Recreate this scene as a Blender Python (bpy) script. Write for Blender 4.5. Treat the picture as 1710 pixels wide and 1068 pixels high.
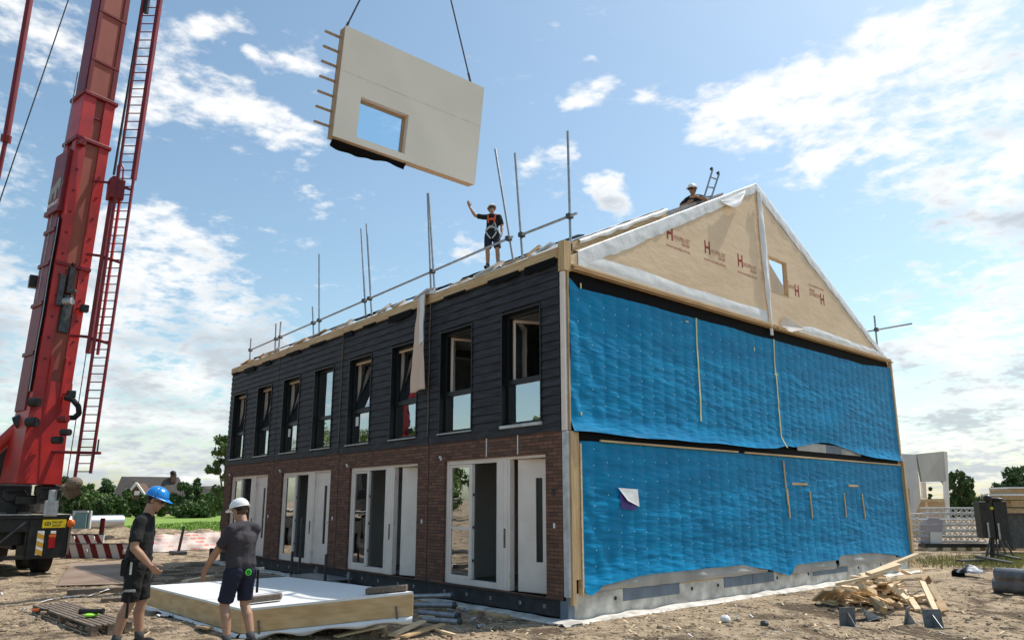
import bpy, bmesh, math, random
from mathutils import Vector, Matrix, noise, Euler
R = math.radians
for _o in list(bpy.data.objects): bpy.data.objects.remove(_o)
S = bpy.context.scene
COL = S.collection
# ---------------------------------------------------------------- camera
CAMP = Vector((8.563, -8.482, 1.821)); YAW = R(49.204); PIT = R(11.664); FPX = 1208.2; CX, CY = 855.0, 590.0
cd = bpy.data.cameras.new('camera'); cam = bpy.data.objects.new('camera', cd); COL.objects.link(cam)
cam.location = CAMP; cam.rotation_euler = (math.pi/2+PIT, 0, YAW)
cd.sensor_width = 36; cd.lens = 36*FPX/1710; cd.shift_y = (CY-534)/1710; cd.clip_end = 6000; cd.clip_start = .05
S.camera = cam
FW = Vector((-math.sin(YAW)*math.cos(PIT), math.cos(YAW)*math.cos(PIT), math.sin(PIT)))
RV = Vector((math.cos(YAW), math.sin(YAW), 0)); UP = RV.cross(FW)
FH = Vector((-math.sin(YAW), math.cos(YAW), 0))
def ray(u, v): return FW + RV*((u-CX)/FPX) - UP*((v-CY)/FPX)
def at(u, v, d): return CAMP + ray(u, v)*d            # photo pixel at a known depth, in metres
def pl(u, v, ax, val):                               # photo pixel on a known plane
    r = ray(u, v); return CAMP + r*((val-CAMP[ax])/r[ax])
# ---------------------------------------------------------------- sun, sky
SUN_EL = R(57.5); SUN_AZ = R(8.5)                    # azimuth from +Y towards +X
sd = bpy.data.lights.new('sun', 'SUN'); sd.energy = 3.3; sd.angle = R(.55); sd.color = (1, .94, .86)
sun = bpy.data.objects.new('sun', sd); COL.objects.link(sun)
sv = Vector((math.sin(SUN_AZ)*math.cos(SUN_EL), math.cos(SUN_AZ)*math.cos(SUN_EL), math.sin(SUN_EL)))
sun.rotation_euler = sv.to_track_quat('Z', 'Y').to_euler(); sun.location = (0, 10, 40)
S.view_settings.view_transform = 'Standard'; S.view_settings.look = 'None'; S.view_settings.exposure = 0.55; S.view_settings.gamma = 1
w = bpy.data.worlds.new('World'); S.world = w; w.use_nodes = True
nt = w.node_tree; N = nt.nodes; L = nt.links; N.clear()
def nd(t, **k):
    n = N.new(t)
    for a, b in k.items(): setattr(n, a, b)
    return n
def lk(a, b): L.new(a, b)
def mth(op, a, b=None, c=None, clamp=False):
    n = nd('ShaderNodeMath', operation=op, use_clamp=clamp)
    for i, x in enumerate((a, b, c)):
        if x is None: continue
        if isinstance(x, (int, float)): n.inputs[i].default_value = x
        else: lk(x, n.inputs[i])
    return n.outputs[0]
sky = nd('ShaderNodeTexSky', sky_type='NISHITA', sun_disc=False, sun_elevation=SUN_EL, sun_rotation=SUN_AZ)
sky.air_density = 1.15; sky.dust_density = 1.2; sky.ozone_density = 1.3
tc = nd('ShaderNodeTexCoord'); sp = nd('ShaderNodeSeparateXYZ'); lk(tc.outputs['Generated'], sp.inputs[0])
az = mth('ARCTAN2', mth('MULTIPLY', sp.outputs[0], -1), sp.outputs[1]); el = mth('ARCSINE', sp.outputs[2])
ae = nd('ShaderNodeCombineXYZ'); lk(az, ae.inputs[0]); lk(el, ae.inputs[1])
# distorted lookup so that the cloud banks get ragged edges
wn = nd('ShaderNodeTexNoise'); wn.inputs['Scale'].default_value = 5.5; wn.inputs['Detail'].default_value = 4
lk(tc.outputs['Generated'], wn.inputs['Vector'])
ws = nd('ShaderNodeVectorMath', operation='SUBTRACT'); lk(wn.outputs['Color'], ws.inputs[0]); ws.inputs[1].default_value = (.5, .5, .5)
wm = nd('ShaderNodeVectorMath', operation='MULTIPLY_ADD'); lk(ws.outputs[0], wm.inputs[0]); wm.inputs[1].default_value = (.22, .16, 0); lk(ae.outputs[0], wm.inputs[2])
def azel(u, v):
    d = ray(u, v).normalized(); return math.atan2(-d.x, d.y), math.asin(d.z)
# cloud banks: photo position of the centre, half sizes in px, tilt, weight
BANKS = [
 (1250,180,130,42,-8,.9),(1400,150,170,55,-18,1.0),(1560,95,210,70,-22,1.05),(1650,190,150,80,-25,.95),(1650,330,110,75,-20,.95),(1560,300,90,50,-10,.75),(1490,225,120,40,-8,.75),
 (1385,255,46,24,0,.85),(1500,250,40,22,0,.6),(960,175,72,38,-8,1.1),(1085,192,62,34,0,.72),(1000,348,58,32,14,1.25),(898,278,52,32,10,1.05),(962,105,26,18,0,.7),(780,415,46,20,0,.7),
 (70,40,110,60,0,.75),(290,75,75,80,20,.85),(372,20,60,32,0,.95),(500,85,46,24,0,.95),(435,96,36,16,0,.9),(250,180,60,34,0,.8),(250,225,60,24,0,.8),(430,205,130,62,14,1.0),(520,225,50,30,0,.8),(400,135,50,18,0,.7),(225,390,90,40,-20,1.0),
 (330,510,215,105,24,1.3),(180,620,330,120,0,1.1),(40,520,110,70,0,.75),(0,650,150,130,0,.9),(300,720,420,70,0,.85),
 (1660,520,150,52,-12,1.1),(1630,660,170,90,0,1.0),(1490,485,80,26,0,.7),(1520,590,80,36,0,.7),(1590,770,350,60,0,.85),(700,760,900,60,0,.6),
 (1950,400,200,250,0,.9),(-250,300,160,300,0,.6),(800,-350,500,120,0,.5),(2500,300,500,300,0,.9),(-900,300,500,300,0,.8),
]
acc = None
for (u, v, ru, rv_, tilt, wt) in BANKS:
    a0, e0 = azel(u, v); c = max(.3, math.cos(e0))
    mp = nd('ShaderNodeMapping', vector_type='TEXTURE'); lk(wm.outputs[0], mp.inputs[0])
    mp.inputs['Location'].default_value = (a0, e0, 0); mp.inputs['Rotation'].default_value = (0, 0, R(tilt))
    sc = 1.0/FPX*1.25; mp.inputs['Scale'].default_value = (ru*sc/c*.92, rv_*sc*.92, 1)
    g = nd('ShaderNodeTexGradient', gradient_type='SPHERICAL'); lk(mp.outputs[0], g.inputs[0])
    acc = mth('MULTIPLY_ADD', g.outputs['Fac'], wt*1.15, acc if acc else 0.0)
acc = mth('MINIMUM', acc, .84)
# broken-up detail, sheared towards the horizon like a real cloud layer
pz = mth('ADD', sp.outputs[2], .22); px_ = mth('DIVIDE', sp.outputs[0], pz); py_ = mth('DIVIDE', sp.outputs[1], pz)
pc = nd('ShaderNodeCombineXYZ'); lk(px_, pc.inputs[0]); lk(py_, pc.inputs[1]); lk(mth('MULTIPLY', sp.outputs[2], 2.5), pc.inputs[2])
n1 = nd('ShaderNodeTexNoise'); n1.inputs['Scale'].default_value = 4.2; n1.inputs['Detail'].default_value = 9; n1.inputs['Roughness'].default_value = .62; n1.inputs['Distortion'].default_value = .35
lk(pc.outputs[0], n1.inputs['Vector'])
n2 = nd('ShaderNodeTexNoise'); n2.inputs['Scale'].default_value = 19; n2.inputs['Detail'].default_value = 7; n2.inputs['Roughness'].default_value = .6
lk(pc.outputs[0], n2.inputs['Vector'])
dn = mth('ADD', mth('MULTIPLY', mth('SUBTRACT', n1.outputs['Fac'], .5), 2.1), mth('MULTIPLY', mth('SUBTRACT', n2.outputs['Fac'], .5), 2.1))
dens = mth('ADD', acc, dn)
mr = nd('ShaderNodeMapRange', interpolation_type='SMOOTHSTEP'); lk(dens, mr.inputs[0]); mr.inputs[1].default_value = .24; mr.inputs[2].default_value = 1.08
n3 = nd('ShaderNodeTexNoise'); n3.inputs['Scale'].default_value = 3.1; n3.inputs['Detail'].default_value = 5
lk(pc.outputs[0], n3.inputs['Vector'])
shd = nd('ShaderNodeMapRange', interpolation_type='SMOOTHSTEP'); lk(mth('ADD', mth('MULTIPLY', dens, .22), mth('ADD', n3.outputs['Fac'], mth('MULTIPLY', el, -.42))), shd.inputs[0]); shd.inputs[1].default_value = .46; shd.inputs[2].default_value = .80
cc = nd('ShaderNodeMix', data_type='RGBA'); lk(shd.outputs[0], cc.inputs[0]); cc.inputs[6].default_value = (5.3, 5.3, 5.25, 1); cc.inputs[7].default_value = (2.9, 3.2, 3.45, 1)
mx = nd('ShaderNodeMix', data_type='RGBA'); lk(mth('MULTIPLY', mr.outputs[0], .93), mx.inputs[0]); sk2 = nd('ShaderNodeVectorMath', operation='MULTIPLY'); lk(sky.outputs[0], sk2.inputs[0]); sk2.inputs[1].default_value = (.79, .85, .79); lk(sk2.outputs[0], mx.inputs[6]); lk(cc.outputs[2], mx.inputs[7])
bg = nd('ShaderNodeBackground'); lk(mx.outputs[2], bg.inputs[0]); bg.inputs[1].default_value = .14
wo = nd('ShaderNodeOutputWorld'); lk(bg.outputs[0], wo.inputs[0])
# ---------------------------------------------------------------- materials
MC = {}
def mat(name, col, rough=.7, col2=None, scale=4.0, spec=.4, metal=0, bump=0, bscale=40, stretch=None, mixr=(.35, .65), extra=None, detail=5):
    if name in MC: return MC[name]
    m = bpy.data.materials.new(name); m.use_nodes = True; t = m.node_tree; b = t.nodes['Principled BSDF']; MC[name] = m
    b.inputs['Roughness'].default_value = rough; b.inputs['Metallic'].default_value = metal; b.inputs['Specular IOR Level'].default_value = spec
    b.inputs['Base Color'].default_value = (*col, 1)
    tcn = t.nodes.new('ShaderNodeTexCoord'); vec = tcn.outputs['Object']
    if stretch:
        mp = t.nodes.new('ShaderNodeMapping'); mp.inputs['Scale'].default_value = stretch; t.links.new(vec, mp.inputs[0]); vec = mp.outputs[0]
    if col2 is not None:
        n = t.nodes.new('ShaderNodeTexNoise'); n.inputs['Scale'].default_value = scale; n.inputs['Detail'].default_value = detail; t.links.new(vec, n.inputs['Vector'])
        r = t.nodes.new('ShaderNodeMapRange'); r.inputs[1].default_value = mixr[0]; r.inputs[2].default_value = mixr[1]; t.links.new(n.outputs['Fac'], r.inputs[0])
        x = t.nodes.new('ShaderNodeMix'); x.data_type = 'RGBA'; x.inputs[6].default_value = (*col, 1); x.inputs[7].default_value = (*col2, 1)
        t.links.new(r.outputs[0], x.inputs[0]); t.links.new(x.outputs[2], b.inputs['Base Color'])
    if bump:
        n = t.nodes.new('ShaderNodeTexNoise'); n.inputs['Scale'].default_value = bscale; n.inputs['Detail'].default_value = 4; t.links.new(vec, n.inputs['Vector'])
        bp = t.nodes.new('ShaderNodeBump'); bp.inputs['Strength'].default_value = 1; bp.inputs['Distance'].default_value = bump
        t.links.new(n.outputs['Fac'], bp.inputs['Height']); t.links.new(bp.outputs[0], b.inputs['Normal'])
    return m
def glass(name, tint, refl):
    m = bpy.data.materials.new(name); m.use_nodes = True; t = m.node_tree; t.nodes.clear(); MC[name] = m
    o = t.nodes.new('ShaderNodeOutputMaterial'); x = t.nodes.new('ShaderNodeMixShader'); a = t.nodes.new('ShaderNodeBsdfTransparent'); g = t.nodes.new('ShaderNodeBsdfGlossy')
    a.inputs[0].default_value = (*tint, 1); g.inputs['Roughness'].default_value = .015; g.inputs[0].default_value = (.95, .97, 1, 1)
    lw = t.nodes.new('ShaderNodeFresnel'); lw.inputs[0].default_value = 1.5
    ad = t.nodes.new('ShaderNodeMath'); ad.operation = 'ADD'; ad.use_clamp = True; ad.inputs[1].default_value = refl; t.links.new(lw.outputs[0], ad.inputs[0])
    n = t.nodes.new('ShaderNodeTexNoise'); n.inputs['Scale'].default_value = 1.4; tcn = t.nodes.new('ShaderNodeTexCoord'); t.links.new(tcn.outputs['Object'], n.inputs['Vector'])
    bp = t.nodes.new('ShaderNodeBump'); bp.inputs['Distance'].default_value = .004; t.links.new(n.outputs['Fac'], bp.inputs['Height']); t.links.new(bp.outputs[0], g.inputs['Normal'])
    t.links.new(ad.outputs[0], x.inputs[0]); t.links.new(a.outputs[0], x.inputs[1]); t.links.new(g.outputs[0], x.inputs[2]); t.links.new(x.outputs[0], o.inputs[0])
    return m
glass('glass', (.75, .8, .78), .46)
glass('glass_clear', (.8, .9, .95), .12)
# ---------------------------------------------------------------- mesh helpers
class MB:
    def __init__(s): s.v = []; s.f = []; s.m = []; s.mi = 0
    def add(s, vs, fs):
        b = len(s.v); s.v += [Vector(v) for v in vs]
        for f in fs: s.f.append([i+b for i in f]); s.m.append(s.mi)
        return s
    def box(s, x0, x1, y0, y1, z0, z1, M=None):
        vs = [Vector((x, y, z)) for z in (z0, z1) for y in (y0, y1) for x in (x0, x1)]
        if M is not None: vs = [M @ v for v in vs]
        return s.add(vs, [(0,2,3,1),(4,5,7,6),(0,1,5,4),(1,3,7,5),(3,2,6,7),(2,0,4,6)])
    def bar(s, p0, p1, w_, h_, up=(0, 0, 1)):
        p0 = Vector(p0); p1 = Vector(p1); d = (p1-p0).normalized(); u = Vector(up)
        if abs(d.dot(u)) > .98: u = Vector((0, 1, 0))
        a = d.cross(u).normalized(); b = a.cross(d)
        vs = [p+a*(w_*i/2)+b*(h_*j/2) for p in (p0, p1) for j in (-1, 1) for i in (-1, 1)]
        return s.add(vs, [(0,2,3,1),(4,5,7,6),(0,1,5,4),(1,3,7,5),(3,2,6,7),(2,0,4,6)])
    def tube(s, p0, p1, r0, r1=None, n=10, cap=True):
        r1 = r0 if r1 is None else r1
        p0 = Vector(p0); p1 = Vector(p1); d = (p1-p0).normalized(); u = Vector((0, 0, 1)) if abs(d.z) < .9 else Vector((1, 0, 0))
        a = d.cross(u).normalized(); b = d.cross(a)
        vs = [p+(a*math.cos(2*math.pi*i/n)+b*math.sin(2*math.pi*i/n))*r for p, r in ((p0, r0), (p1, r1)) for i in range(n)]
        fs = [(i, (i+1) % n, n+(i+1) % n, n+i) for i in range(n)]
        if cap: fs += [tuple(range(n))[::-1], tuple(range(n, 2*n))]
        return s.add(vs, fs)
    def path(s, pts, r, n=8):
        for a, b in zip(pts[:-1], pts[1:]): s.tube(a, b, r, r, n)
        for p in pts[1:-1]: s.ell(p, (r, r, r), 6, 4)
        return s
    def ell(s, c, r, nu=14, nv=9, M=None):
        c = Vector(c); vs = []; fs = []
        for j in range(1, nv):
            t = math.pi*j/nv
            for i in range(nu):
                a = 2*math.pi*i/nu; q = Vector((r[0]*math.sin(t)*math.cos(a), r[1]*math.sin(t)*math.sin(a), r[2]*math.cos(t)))
                vs.append(c+(M @ q if M is not None else q))
        q0 = Vector((0, 0, r[2])); q1 = -q0
        vs.append(c+(M @ q0 if M is not None else q0)); vs.append(c+(M @ q1 if M is not None else q1))
        for j in range(nv-2):
            for i in range(nu):
                k = (i+1) % nu; fs.append((j*nu+i, (j+1)*nu+i, (j+1)*nu+k, j*nu+k))
        t0 = len(vs)-2
        for i in range(nu):
            k = (i+1) % nu; fs.append((t0, i, k)); fs.append((t0+1, (nv-2)*nu+k, (nv-2)*nu+i))
        return s.add(vs, fs)
    def cap(s, p0, r0, p1, r1, n=14):                                    # tapered capsule
        p0 = Vector(p0); p1 = Vector(p1)
        s.tube(p0, p1, r0, r1, n); s.ell(p0, (r0,)*3, n, 8); s.ell(p1, (r1,)*3, n, 8); return s
    def prism(s, poly, d):                                              # polygon (3D points) pushed along d, closed
        n = len(poly); d = Vector(d); vs = [Vector(p) for p in poly]+[Vector(p)+d for p in poly]
        return s.add(vs, [tuple(range(n))[::-1], tuple(range(n, 2*n))]+[(i, (i+1) % n, n+(i+1) % n, n+i) for i in range(n)])
    def sheet(s, fn, nu, nv, thick=0):                                   # fn(u,v) -> point, u,v in 0..1
        vs = [Vector(fn(i/nu, j/nv)) for j in range(nv+1) for i in range(nu+1)]
        return s.add(vs, [(j*(nu+1)+i, j*(nu+1)+i+1, (j+1)*(nu+1)+i+1, (j+1)*(nu+1)+i) for j in range(nv) for i in range(nu)])
    def build(s, name, mats, parent=None, smooth=False, bevel=0, loc=None, fix=True, solid=0):
        me = bpy.data.meshes.new(name)
        off = Vector((0, 0, 0))
        if loc is not None: off = Vector(loc)
        elif parent is not None: off = Vector(parent['_w'])
        me.from_pydata([v-off for v in s.v], [], s.f)
        if not isinstance(mats, (list, tuple)): mats = [mats]
        for m in mats: me.materials.append(MC[m] if isinstance(m, str) else m)
        me.polygons.foreach_set('material_index', s.m)
        if fix:
            b = bmesh.new(); b.from_mesh(me); bmesh.ops.recalc_face_normals(b, faces=b.faces); b.to_mesh(me); b.free()
        if smooth: me.polygons.foreach_set('use_smooth', [True]*len(me.polygons))
        o = bpy.data.objects.new(name, me); COL.objects.link(o)
        if parent is not None:
            o.parent = parent
            if loc is not None: o.location = off-Vector(parent['_w'])
        elif loc is not None: o.location = off
        o['_w'] = list(off)
        if solid: md = o.modifiers.new('t', 'SOLIDIFY'); md.thickness = solid
        if bevel: md = o.modifiers.new('b', 'BEVEL'); md.width = bevel; md.segments = 2; md.limit_method = 'ANGLE'; md.angle_limit = R(40)
        return o
def tag(o, label, cat, group=None, kind=None):
    o['label'] = label; o['category'] = cat
    if group: o['group'] = group
    if kind: o['kind'] = kind
    return o
def thing(name, label, cat, loc=(0, 0, 0), group=None):
    o = bpy.data.objects.new(name, None); COL.objects.link(o); o.location = loc; o.empty_display_size = .2; o['_w'] = list(loc)
    return tag(o, label, cat, group)
def struct(o): o['kind'] = 'structure'; return o
def copy_tree(o, parent=None):
    c = o.copy(); COL.objects.link(c)
    if parent is not None: c.parent = parent
    for ch in [x for x in bpy.data.objects if x.parent == o]: copy_tree(ch, c)
    return c
def nz(x, y=0., z=0.): return noise.noise(Vector((x, y, z)))
def grid_wall(mb, xs, zs, filled, y0, y1, tr=None):                     # wall with openings, no inner faces
    tr = tr or (lambda x, y, z: (x, y, z)); nx, nz_ = len(xs)-1, len(zs)-1
    F = lambda i, j: 0 <= i < nx and 0 <= j < nz_ and filled((xs[i]+xs[i+1])/2, (zs[j]+zs[j+1])/2)
    for i in range(nx):
        for j in range(nz_):
            if not F(i, j): continue
            a, b, c, d = xs[i], xs[i+1], zs[j], zs[j+1]
            q = lambda *p: mb.add([tr(*k) for k in p], [(0, 1, 2, 3)])
            q((a,y0,c),(b,y0,c),(b,y0,d),(a,y0,d)); q((a,y1,c),(a,y1,d),(b,y1,d),(b,y1,c))
            if not F(i-1, j): q((a,y0,c),(a,y0,d),(a,y1,d),(a,y1,c))
            if not F(i+1, j): q((b,y0,c),(b,y1,c),(b,y1,d),(b,y0,d))
            if not F(i, j-1): q((a,y0,c),(a,y1,c),(b,y1,c),(b,y0,c))
            if not F(i, j+1): q((a,y0,d),(b,y0,d),(b,y1,d),(a,y1,d))
# palette
mat('black_clad', (.020,.020,.024), .6, (.046,.046,.052), 2.2, spec=.25, bump=.0006, bscale=80, stretch=(1,1,6))
mat('black_frame', (.010,.011,.012), .4)
mat('black_foil', (.006,.006,.007), .7, spec=.08, bump=.006, bscale=9)
mat('cream', (.86,.74,.66), .5, (.79,.67,.59), 3)
mat('plaster', (.66,.65,.62), .8, (.58,.57,.55), 1.5)
mat('white_paint', (.78,.78,.76), .5)
mat('floor_screed', (.33,.32,.30), .8, (.26,.25,.23), 4)
mat('concrete', (.74,.70,.63), .9, (.40,.375,.33), 4, bump=.006, bscale=30)
mat('concrete_dark', (.03,.03,.032), .8, (.05,.05,.05), 6)
mat('insul_blue', (.17,.21,.26), .7, (.13,.16,.20), 4)
mat('grey_foil', (.42,.41,.39), .5, (.30,.29,.28), 2, bump=.01, bscale=8)
mat('white_foil', (.80,.80,.79), .45, (.70,.70,.70), 3, bump=.006, bscale=9)
mat('beige_foil', (.66,.52,.42), .5, (.72,.66,.62), 2)
def wood(name, c1, c2, st=(1, 12, 12)): mat(name, c1, .65, c2, 2.2, bump=.0008, bscale=14, stretch=st, detail=8)
wood('wood_x', (.62,.44,.24), (.46,.30,.15)); wood('wood_y', (.62,.44,.24), (.46,.30,.15), (12,1,12)); wood('wood_z', (.62,.44,.24), (.46,.30,.15), (12,12,1))
mat('wood_pale', (.80,.63,.42), .65, (.66,.48,.28), 3, bump=.001, bscale=30, stretch=(1,7,7))
mat('wood_mid', (.52,.36,.20), .7, (.38,.25,.13), 3, bump=.001, bscale=30, stretch=(1,7,7))
mat('wood_old', (.22,.17,.125), .85, (.12,.09,.07), 5, bump=.002, bscale=30, stretch=(1,9,9))
mat('steel', (.42,.43,.44), .45, (.30,.31,.32), 9, metal=.75)
mat('steel_dark', (.10,.105,.11), .5, (.06,.062,.065), 7, metal=.5)
mat('alu', (.62,.63,.64), .35, metal=.85)
mat('white_metal', (.60,.60,.59), .45, (.42,.42,.41), 6)
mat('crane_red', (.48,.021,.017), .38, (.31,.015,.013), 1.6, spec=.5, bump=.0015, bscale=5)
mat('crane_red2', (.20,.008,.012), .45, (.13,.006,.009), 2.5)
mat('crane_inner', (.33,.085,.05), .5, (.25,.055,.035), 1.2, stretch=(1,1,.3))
mat('truck_black', (.010,.010,.011), .4, (.022,.021,.02), 5)
mat('rubber', (.016,.016,.016), .85, bump=.004, bscale=50)
mat('yellow_sign', (.72,.56,.02), .4); mat('ink', (.02,.02,.02), .6); mat('orange', (.7,.14,.02), .3); mat('red_lens', (.35,.01,.012), .25)
mat('emblem', (.30,.30,.27), .6); mat('white_letter', (.72,.68,.66), .5); mat('print_red', (.30,.035,.025), .7); mat('print_faint', (.44,.17,.11), .8)
# ---------------------------------------------------------------- ground
BK0 = at(60, 900, 36); BK1 = at(420, 900, 33)
def gh(x, y):
    z = .040*nz(x*.55, y*.55, 3)+.030*nz(x*1.5, y*1.5, 7)+.022*nz(x*4.1, y*4.1, 1)+.010*nz(x*8.5, y*8.5, 2)-.05*max(0, 1-abs((x-3.3)-.25*math.sin(y*.3))/.22)-.05*max(0, 1-abs((x-5.0)-.25*math.sin(y*.3))/.22)
    d = math.hypot((x+3.0)/4.5, (y+6.2)/2.2); z += .13*math.exp(-d*d)
    d = math.hypot((x-1.5)/2.4, (y+6.2)/2.4); z += .05*math.exp(-d*d)
    if -1 < y < 14 and -17 < x < 1.1: z = min(z, .01)*.5-.01
    t = (Vector((x, y))-BK0.xy).dot((BK1.xy-BK0.xy).normalized()); ln = (BK1.xy-BK0.xy).length
    if -12 < t < ln+10:
        q = abs((Vector((x, y))-BK0.xy).cross((BK1.xy-BK0.xy).normalized()))
        if q < 5: z += (.62+.25*nz(x*.9, y*.9, 4)+.1*nz(x*3, y*3))*math.exp(-(q/1.3)**2)
    return z
def axis(lo, hi, st, far, gr=1.16):
    a = [lo+st*i for i in range(int((hi-lo)/st)+1)]; b = []; c = []; s_ = st; p = lo
    while p > -far: s_ *= gr; p -= s_; b.append(p)
    s_ = st; p = a[-1]
    while p < far: s_ *= gr; p += s_; c.append(p)
    return b[::-1]+a+c
gx = axis(-14, 7, .085, 2500, 1.05); gy = axis(-8.5, 14, .085, 2500, 1.05)
g = MB(); nx_ = len(gx)
g.v = [Vector((x, y, gh(x, y) if abs(x) < 90 and abs(y) < 90 else 0)) for y in gy for x in gx]
g.f = [(j*nx_+i, j*nx_+i+1, (j+1)*nx_+i+1, (j+1)*nx_+i) for j in range(len(gy)-1) for i in range(nx_-1)]; g.m = [0]*len(g.f)
def soil():
    m = bpy.data.materials.new('sandy_soil'); m.use_nodes = True; t = m.node_tree; b = t.nodes['Principled BSDF']; MC['sandy_soil'] = m
    b.inputs['Roughness'].default_value = .95; b.inputs['Specular IOR Level'].default_value = .15
    c = t.nodes.new('ShaderNodeTexCoord').outputs['Object']
    def no(sc, d, ro=.5, dist=0):
        n = t.nodes.new('ShaderNodeTexNoise'); n.inputs['Scale'].default_value = sc; n.inputs['Detail'].default_value = d; n.inputs['Roughness'].default_value = ro; n.inputs['Distortion'].default_value = dist
        t.links.new(c, n.inputs['Vector']); return n.outputs['Fac']
    def rng(x, a, b_):
        r = t.nodes.new('ShaderNodeMapRange'); r.interpolation_type = 'SMOOTHSTEP'; r.inputs[1].default_value = a; r.inputs[2].default_value = b_; t.links.new(x, r.inputs[0]); return r.outputs[0]
    def mixc(f, a, b_):
        x = t.nodes.new('ShaderNodeMix'); x.data_type = 'RGBA'; t.links.new(f, x.inputs[0])
        for k, q in ((6, a), (7, b_)):
            if isinstance(q, tuple): x.inputs[k].default_value = (*q, 1)
            else: t.links.new(q, x.inputs[k])
        return x.outputs[2]
    c1 = mixc(rng(no(3.2, 8, .62), .42, .66), (.50, .385, .26), (.29, .215, .14))
    c2 = mixc(rng(no(.75, 11, .70, .8), .485, .58), c1, (.14, .102, .068))
    c3 = mixc(rng(no(9, 6, .7), .57, .67), c2, (.085, .065, .048))
    c4 = mixc(rng(no(22, 3, .6), .66, .74), c3, (.62, .54, .42))
    t.links.new(c4, b.inputs['Base Color'])
    ad = t.nodes.new('ShaderNodeMath'); ad.operation = 'MULTIPLY_ADD'; ad.inputs[1].default_value = .35; t.links.new(no(30, 6, .65), ad.inputs[0]); t.links.new(no(7, 6, .6), ad.inputs[2])
    bp = t.nodes.new('ShaderNodeBump'); bp.inputs['Distance'].default_value = .13; t.links.new(ad.outputs[0], bp.inputs['Height']); t.links.new(bp.outputs[0], b.inputs['Normal'])
soil()
struct(g.build('ground', 'sandy_soil', smooth=True, fix=False))
# clods and pebbles: uncountable
random.seed(5); cl = MB()
for i in range(5200):
    if i < 3000: p = pl(random.uniform(-20, 1730), random.uniform(975, 1075), 2, .0)
    else: p = pl(random.uniform(-20, 1730), 935+random.random()**1.3*140, 2, 0)
    if -17 < p.x < .3 and -.3 < p.y < 13.4: continue
    s_ = random.uniform(.006, .02)*(2.4 if random.random() < .06 else 1); z = gh(p.x, p.y)
    cl.ell((p.x, p.y, z+s_*.3), (s_*random.uniform(.8, 1.6), s_*random.uniform(.8, 1.6), s_*.7), 6, 4)
mat('clod', (.40,.31,.21), .95, (.24,.185,.125), 6, mixr=(.42,.58))
tag(cl.build('rubble', 'clod', smooth=False, fix=False), 'small clods and pebbles scattered over the sandy building ground', 'rubble', kind='stuff')
random.seed(6); cl = MB()
for i in range(700):
    p = pl(random.uniform(-20, 1730), 955+random.random()**1.2*120, 2, 0)
    if -17 < p.x < .3 and -.3 < p.y < 13.4: continue
    a = random.uniform(0, 6.3); l_ = random.uniform(.015, .07); z = gh(p.x, p.y)+.012; d = Vector((math.cos(a)*l_, math.sin(a)*l_, random.uniform(-.01, .02))); cl.mi = random.choice([0, 0, 0, 1, 2]); cl.bar(Vector((p.x, p.y, z))-d, Vector((p.x, p.y, z))+d, random.uniform(.006, .03), .006)
tag(cl.build('wood_chips', ['wood_pale', 'wood_old', 'white_foil'], fix=False), 'splinters, chips and bits of foil littering the sand', 'debris', kind='stuff')
# grass field behind the dirt bank
mat('grass_green', (.15,.25,.035), .9, (.22,.32,.06), .6, bump=.03, bscale=12)
gf = MB(); A_ = at(40, 886, 44); B_ = at(430, 886, 41)
dv = FH*70; gf.add([(A_.x,A_.y,.05),(B_.x,B_.y,.05),((B_+dv).x,(B_+dv).y,.05),((A_+dv-RV*30).x,(A_+dv-RV*30).y,.05)], [(0,1,2,3)])
struct(gf.build('grass_field', 'grass_green', fix=False))
random.seed(9); gt = MB()
for i in range(9000):
    t = random.random(); s_ = random.random()**2
    p = A_.lerp(B_, t)+FH*s_*26; h = random.uniform(.1, .24); a = random.uniform(0, 6.3); e = Vector((math.cos(a)*.05, math.sin(a)*.05, 0))
    gt.add([Vector((p.x, p.y, .04))-e, Vector((p.x, p.y, .04))+e, Vector((p.x+random.uniform(-.05, .05), p.y+random.uniform(-.05, .05), h))], [(0, 1, 2)])
tag(gt.build('grass', 'grass_green', fix=False), 'long green grass in the field behind the dirt bank', 'grass', kind='stuff')
# weeds at the right behind the timber heap
random.seed(11); wd = MB()
for i in range(3600):
    u = random.choice([random.gauss(1600, 55), random.gauss(1690, 25)]); v = random.gauss(938, 6)
    p = pl(u, max(928, v), 2, 0); z = gh(p.x, p.y)
    h = random.uniform(.04, .20); a = random.uniform(0, 6.3); e = Vector((math.cos(a)*.012, math.sin(a)*.012, 0)); k = Vector((random.gauss(0, .05), random.gauss(0, .05), h))
    b0 = Vector((p.x, p.y, z)); wd.add([b0-e, b0+e, b0+k], [(0, 1, 2)])
mat('weed', (.16,.20,.045), .9, (.38,.34,.12), 3)
tag(wd.build('weeds', 'weed', fix=False), 'patchy weeds growing along the edge of the building plot', 'weeds', kind='stuff')

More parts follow.
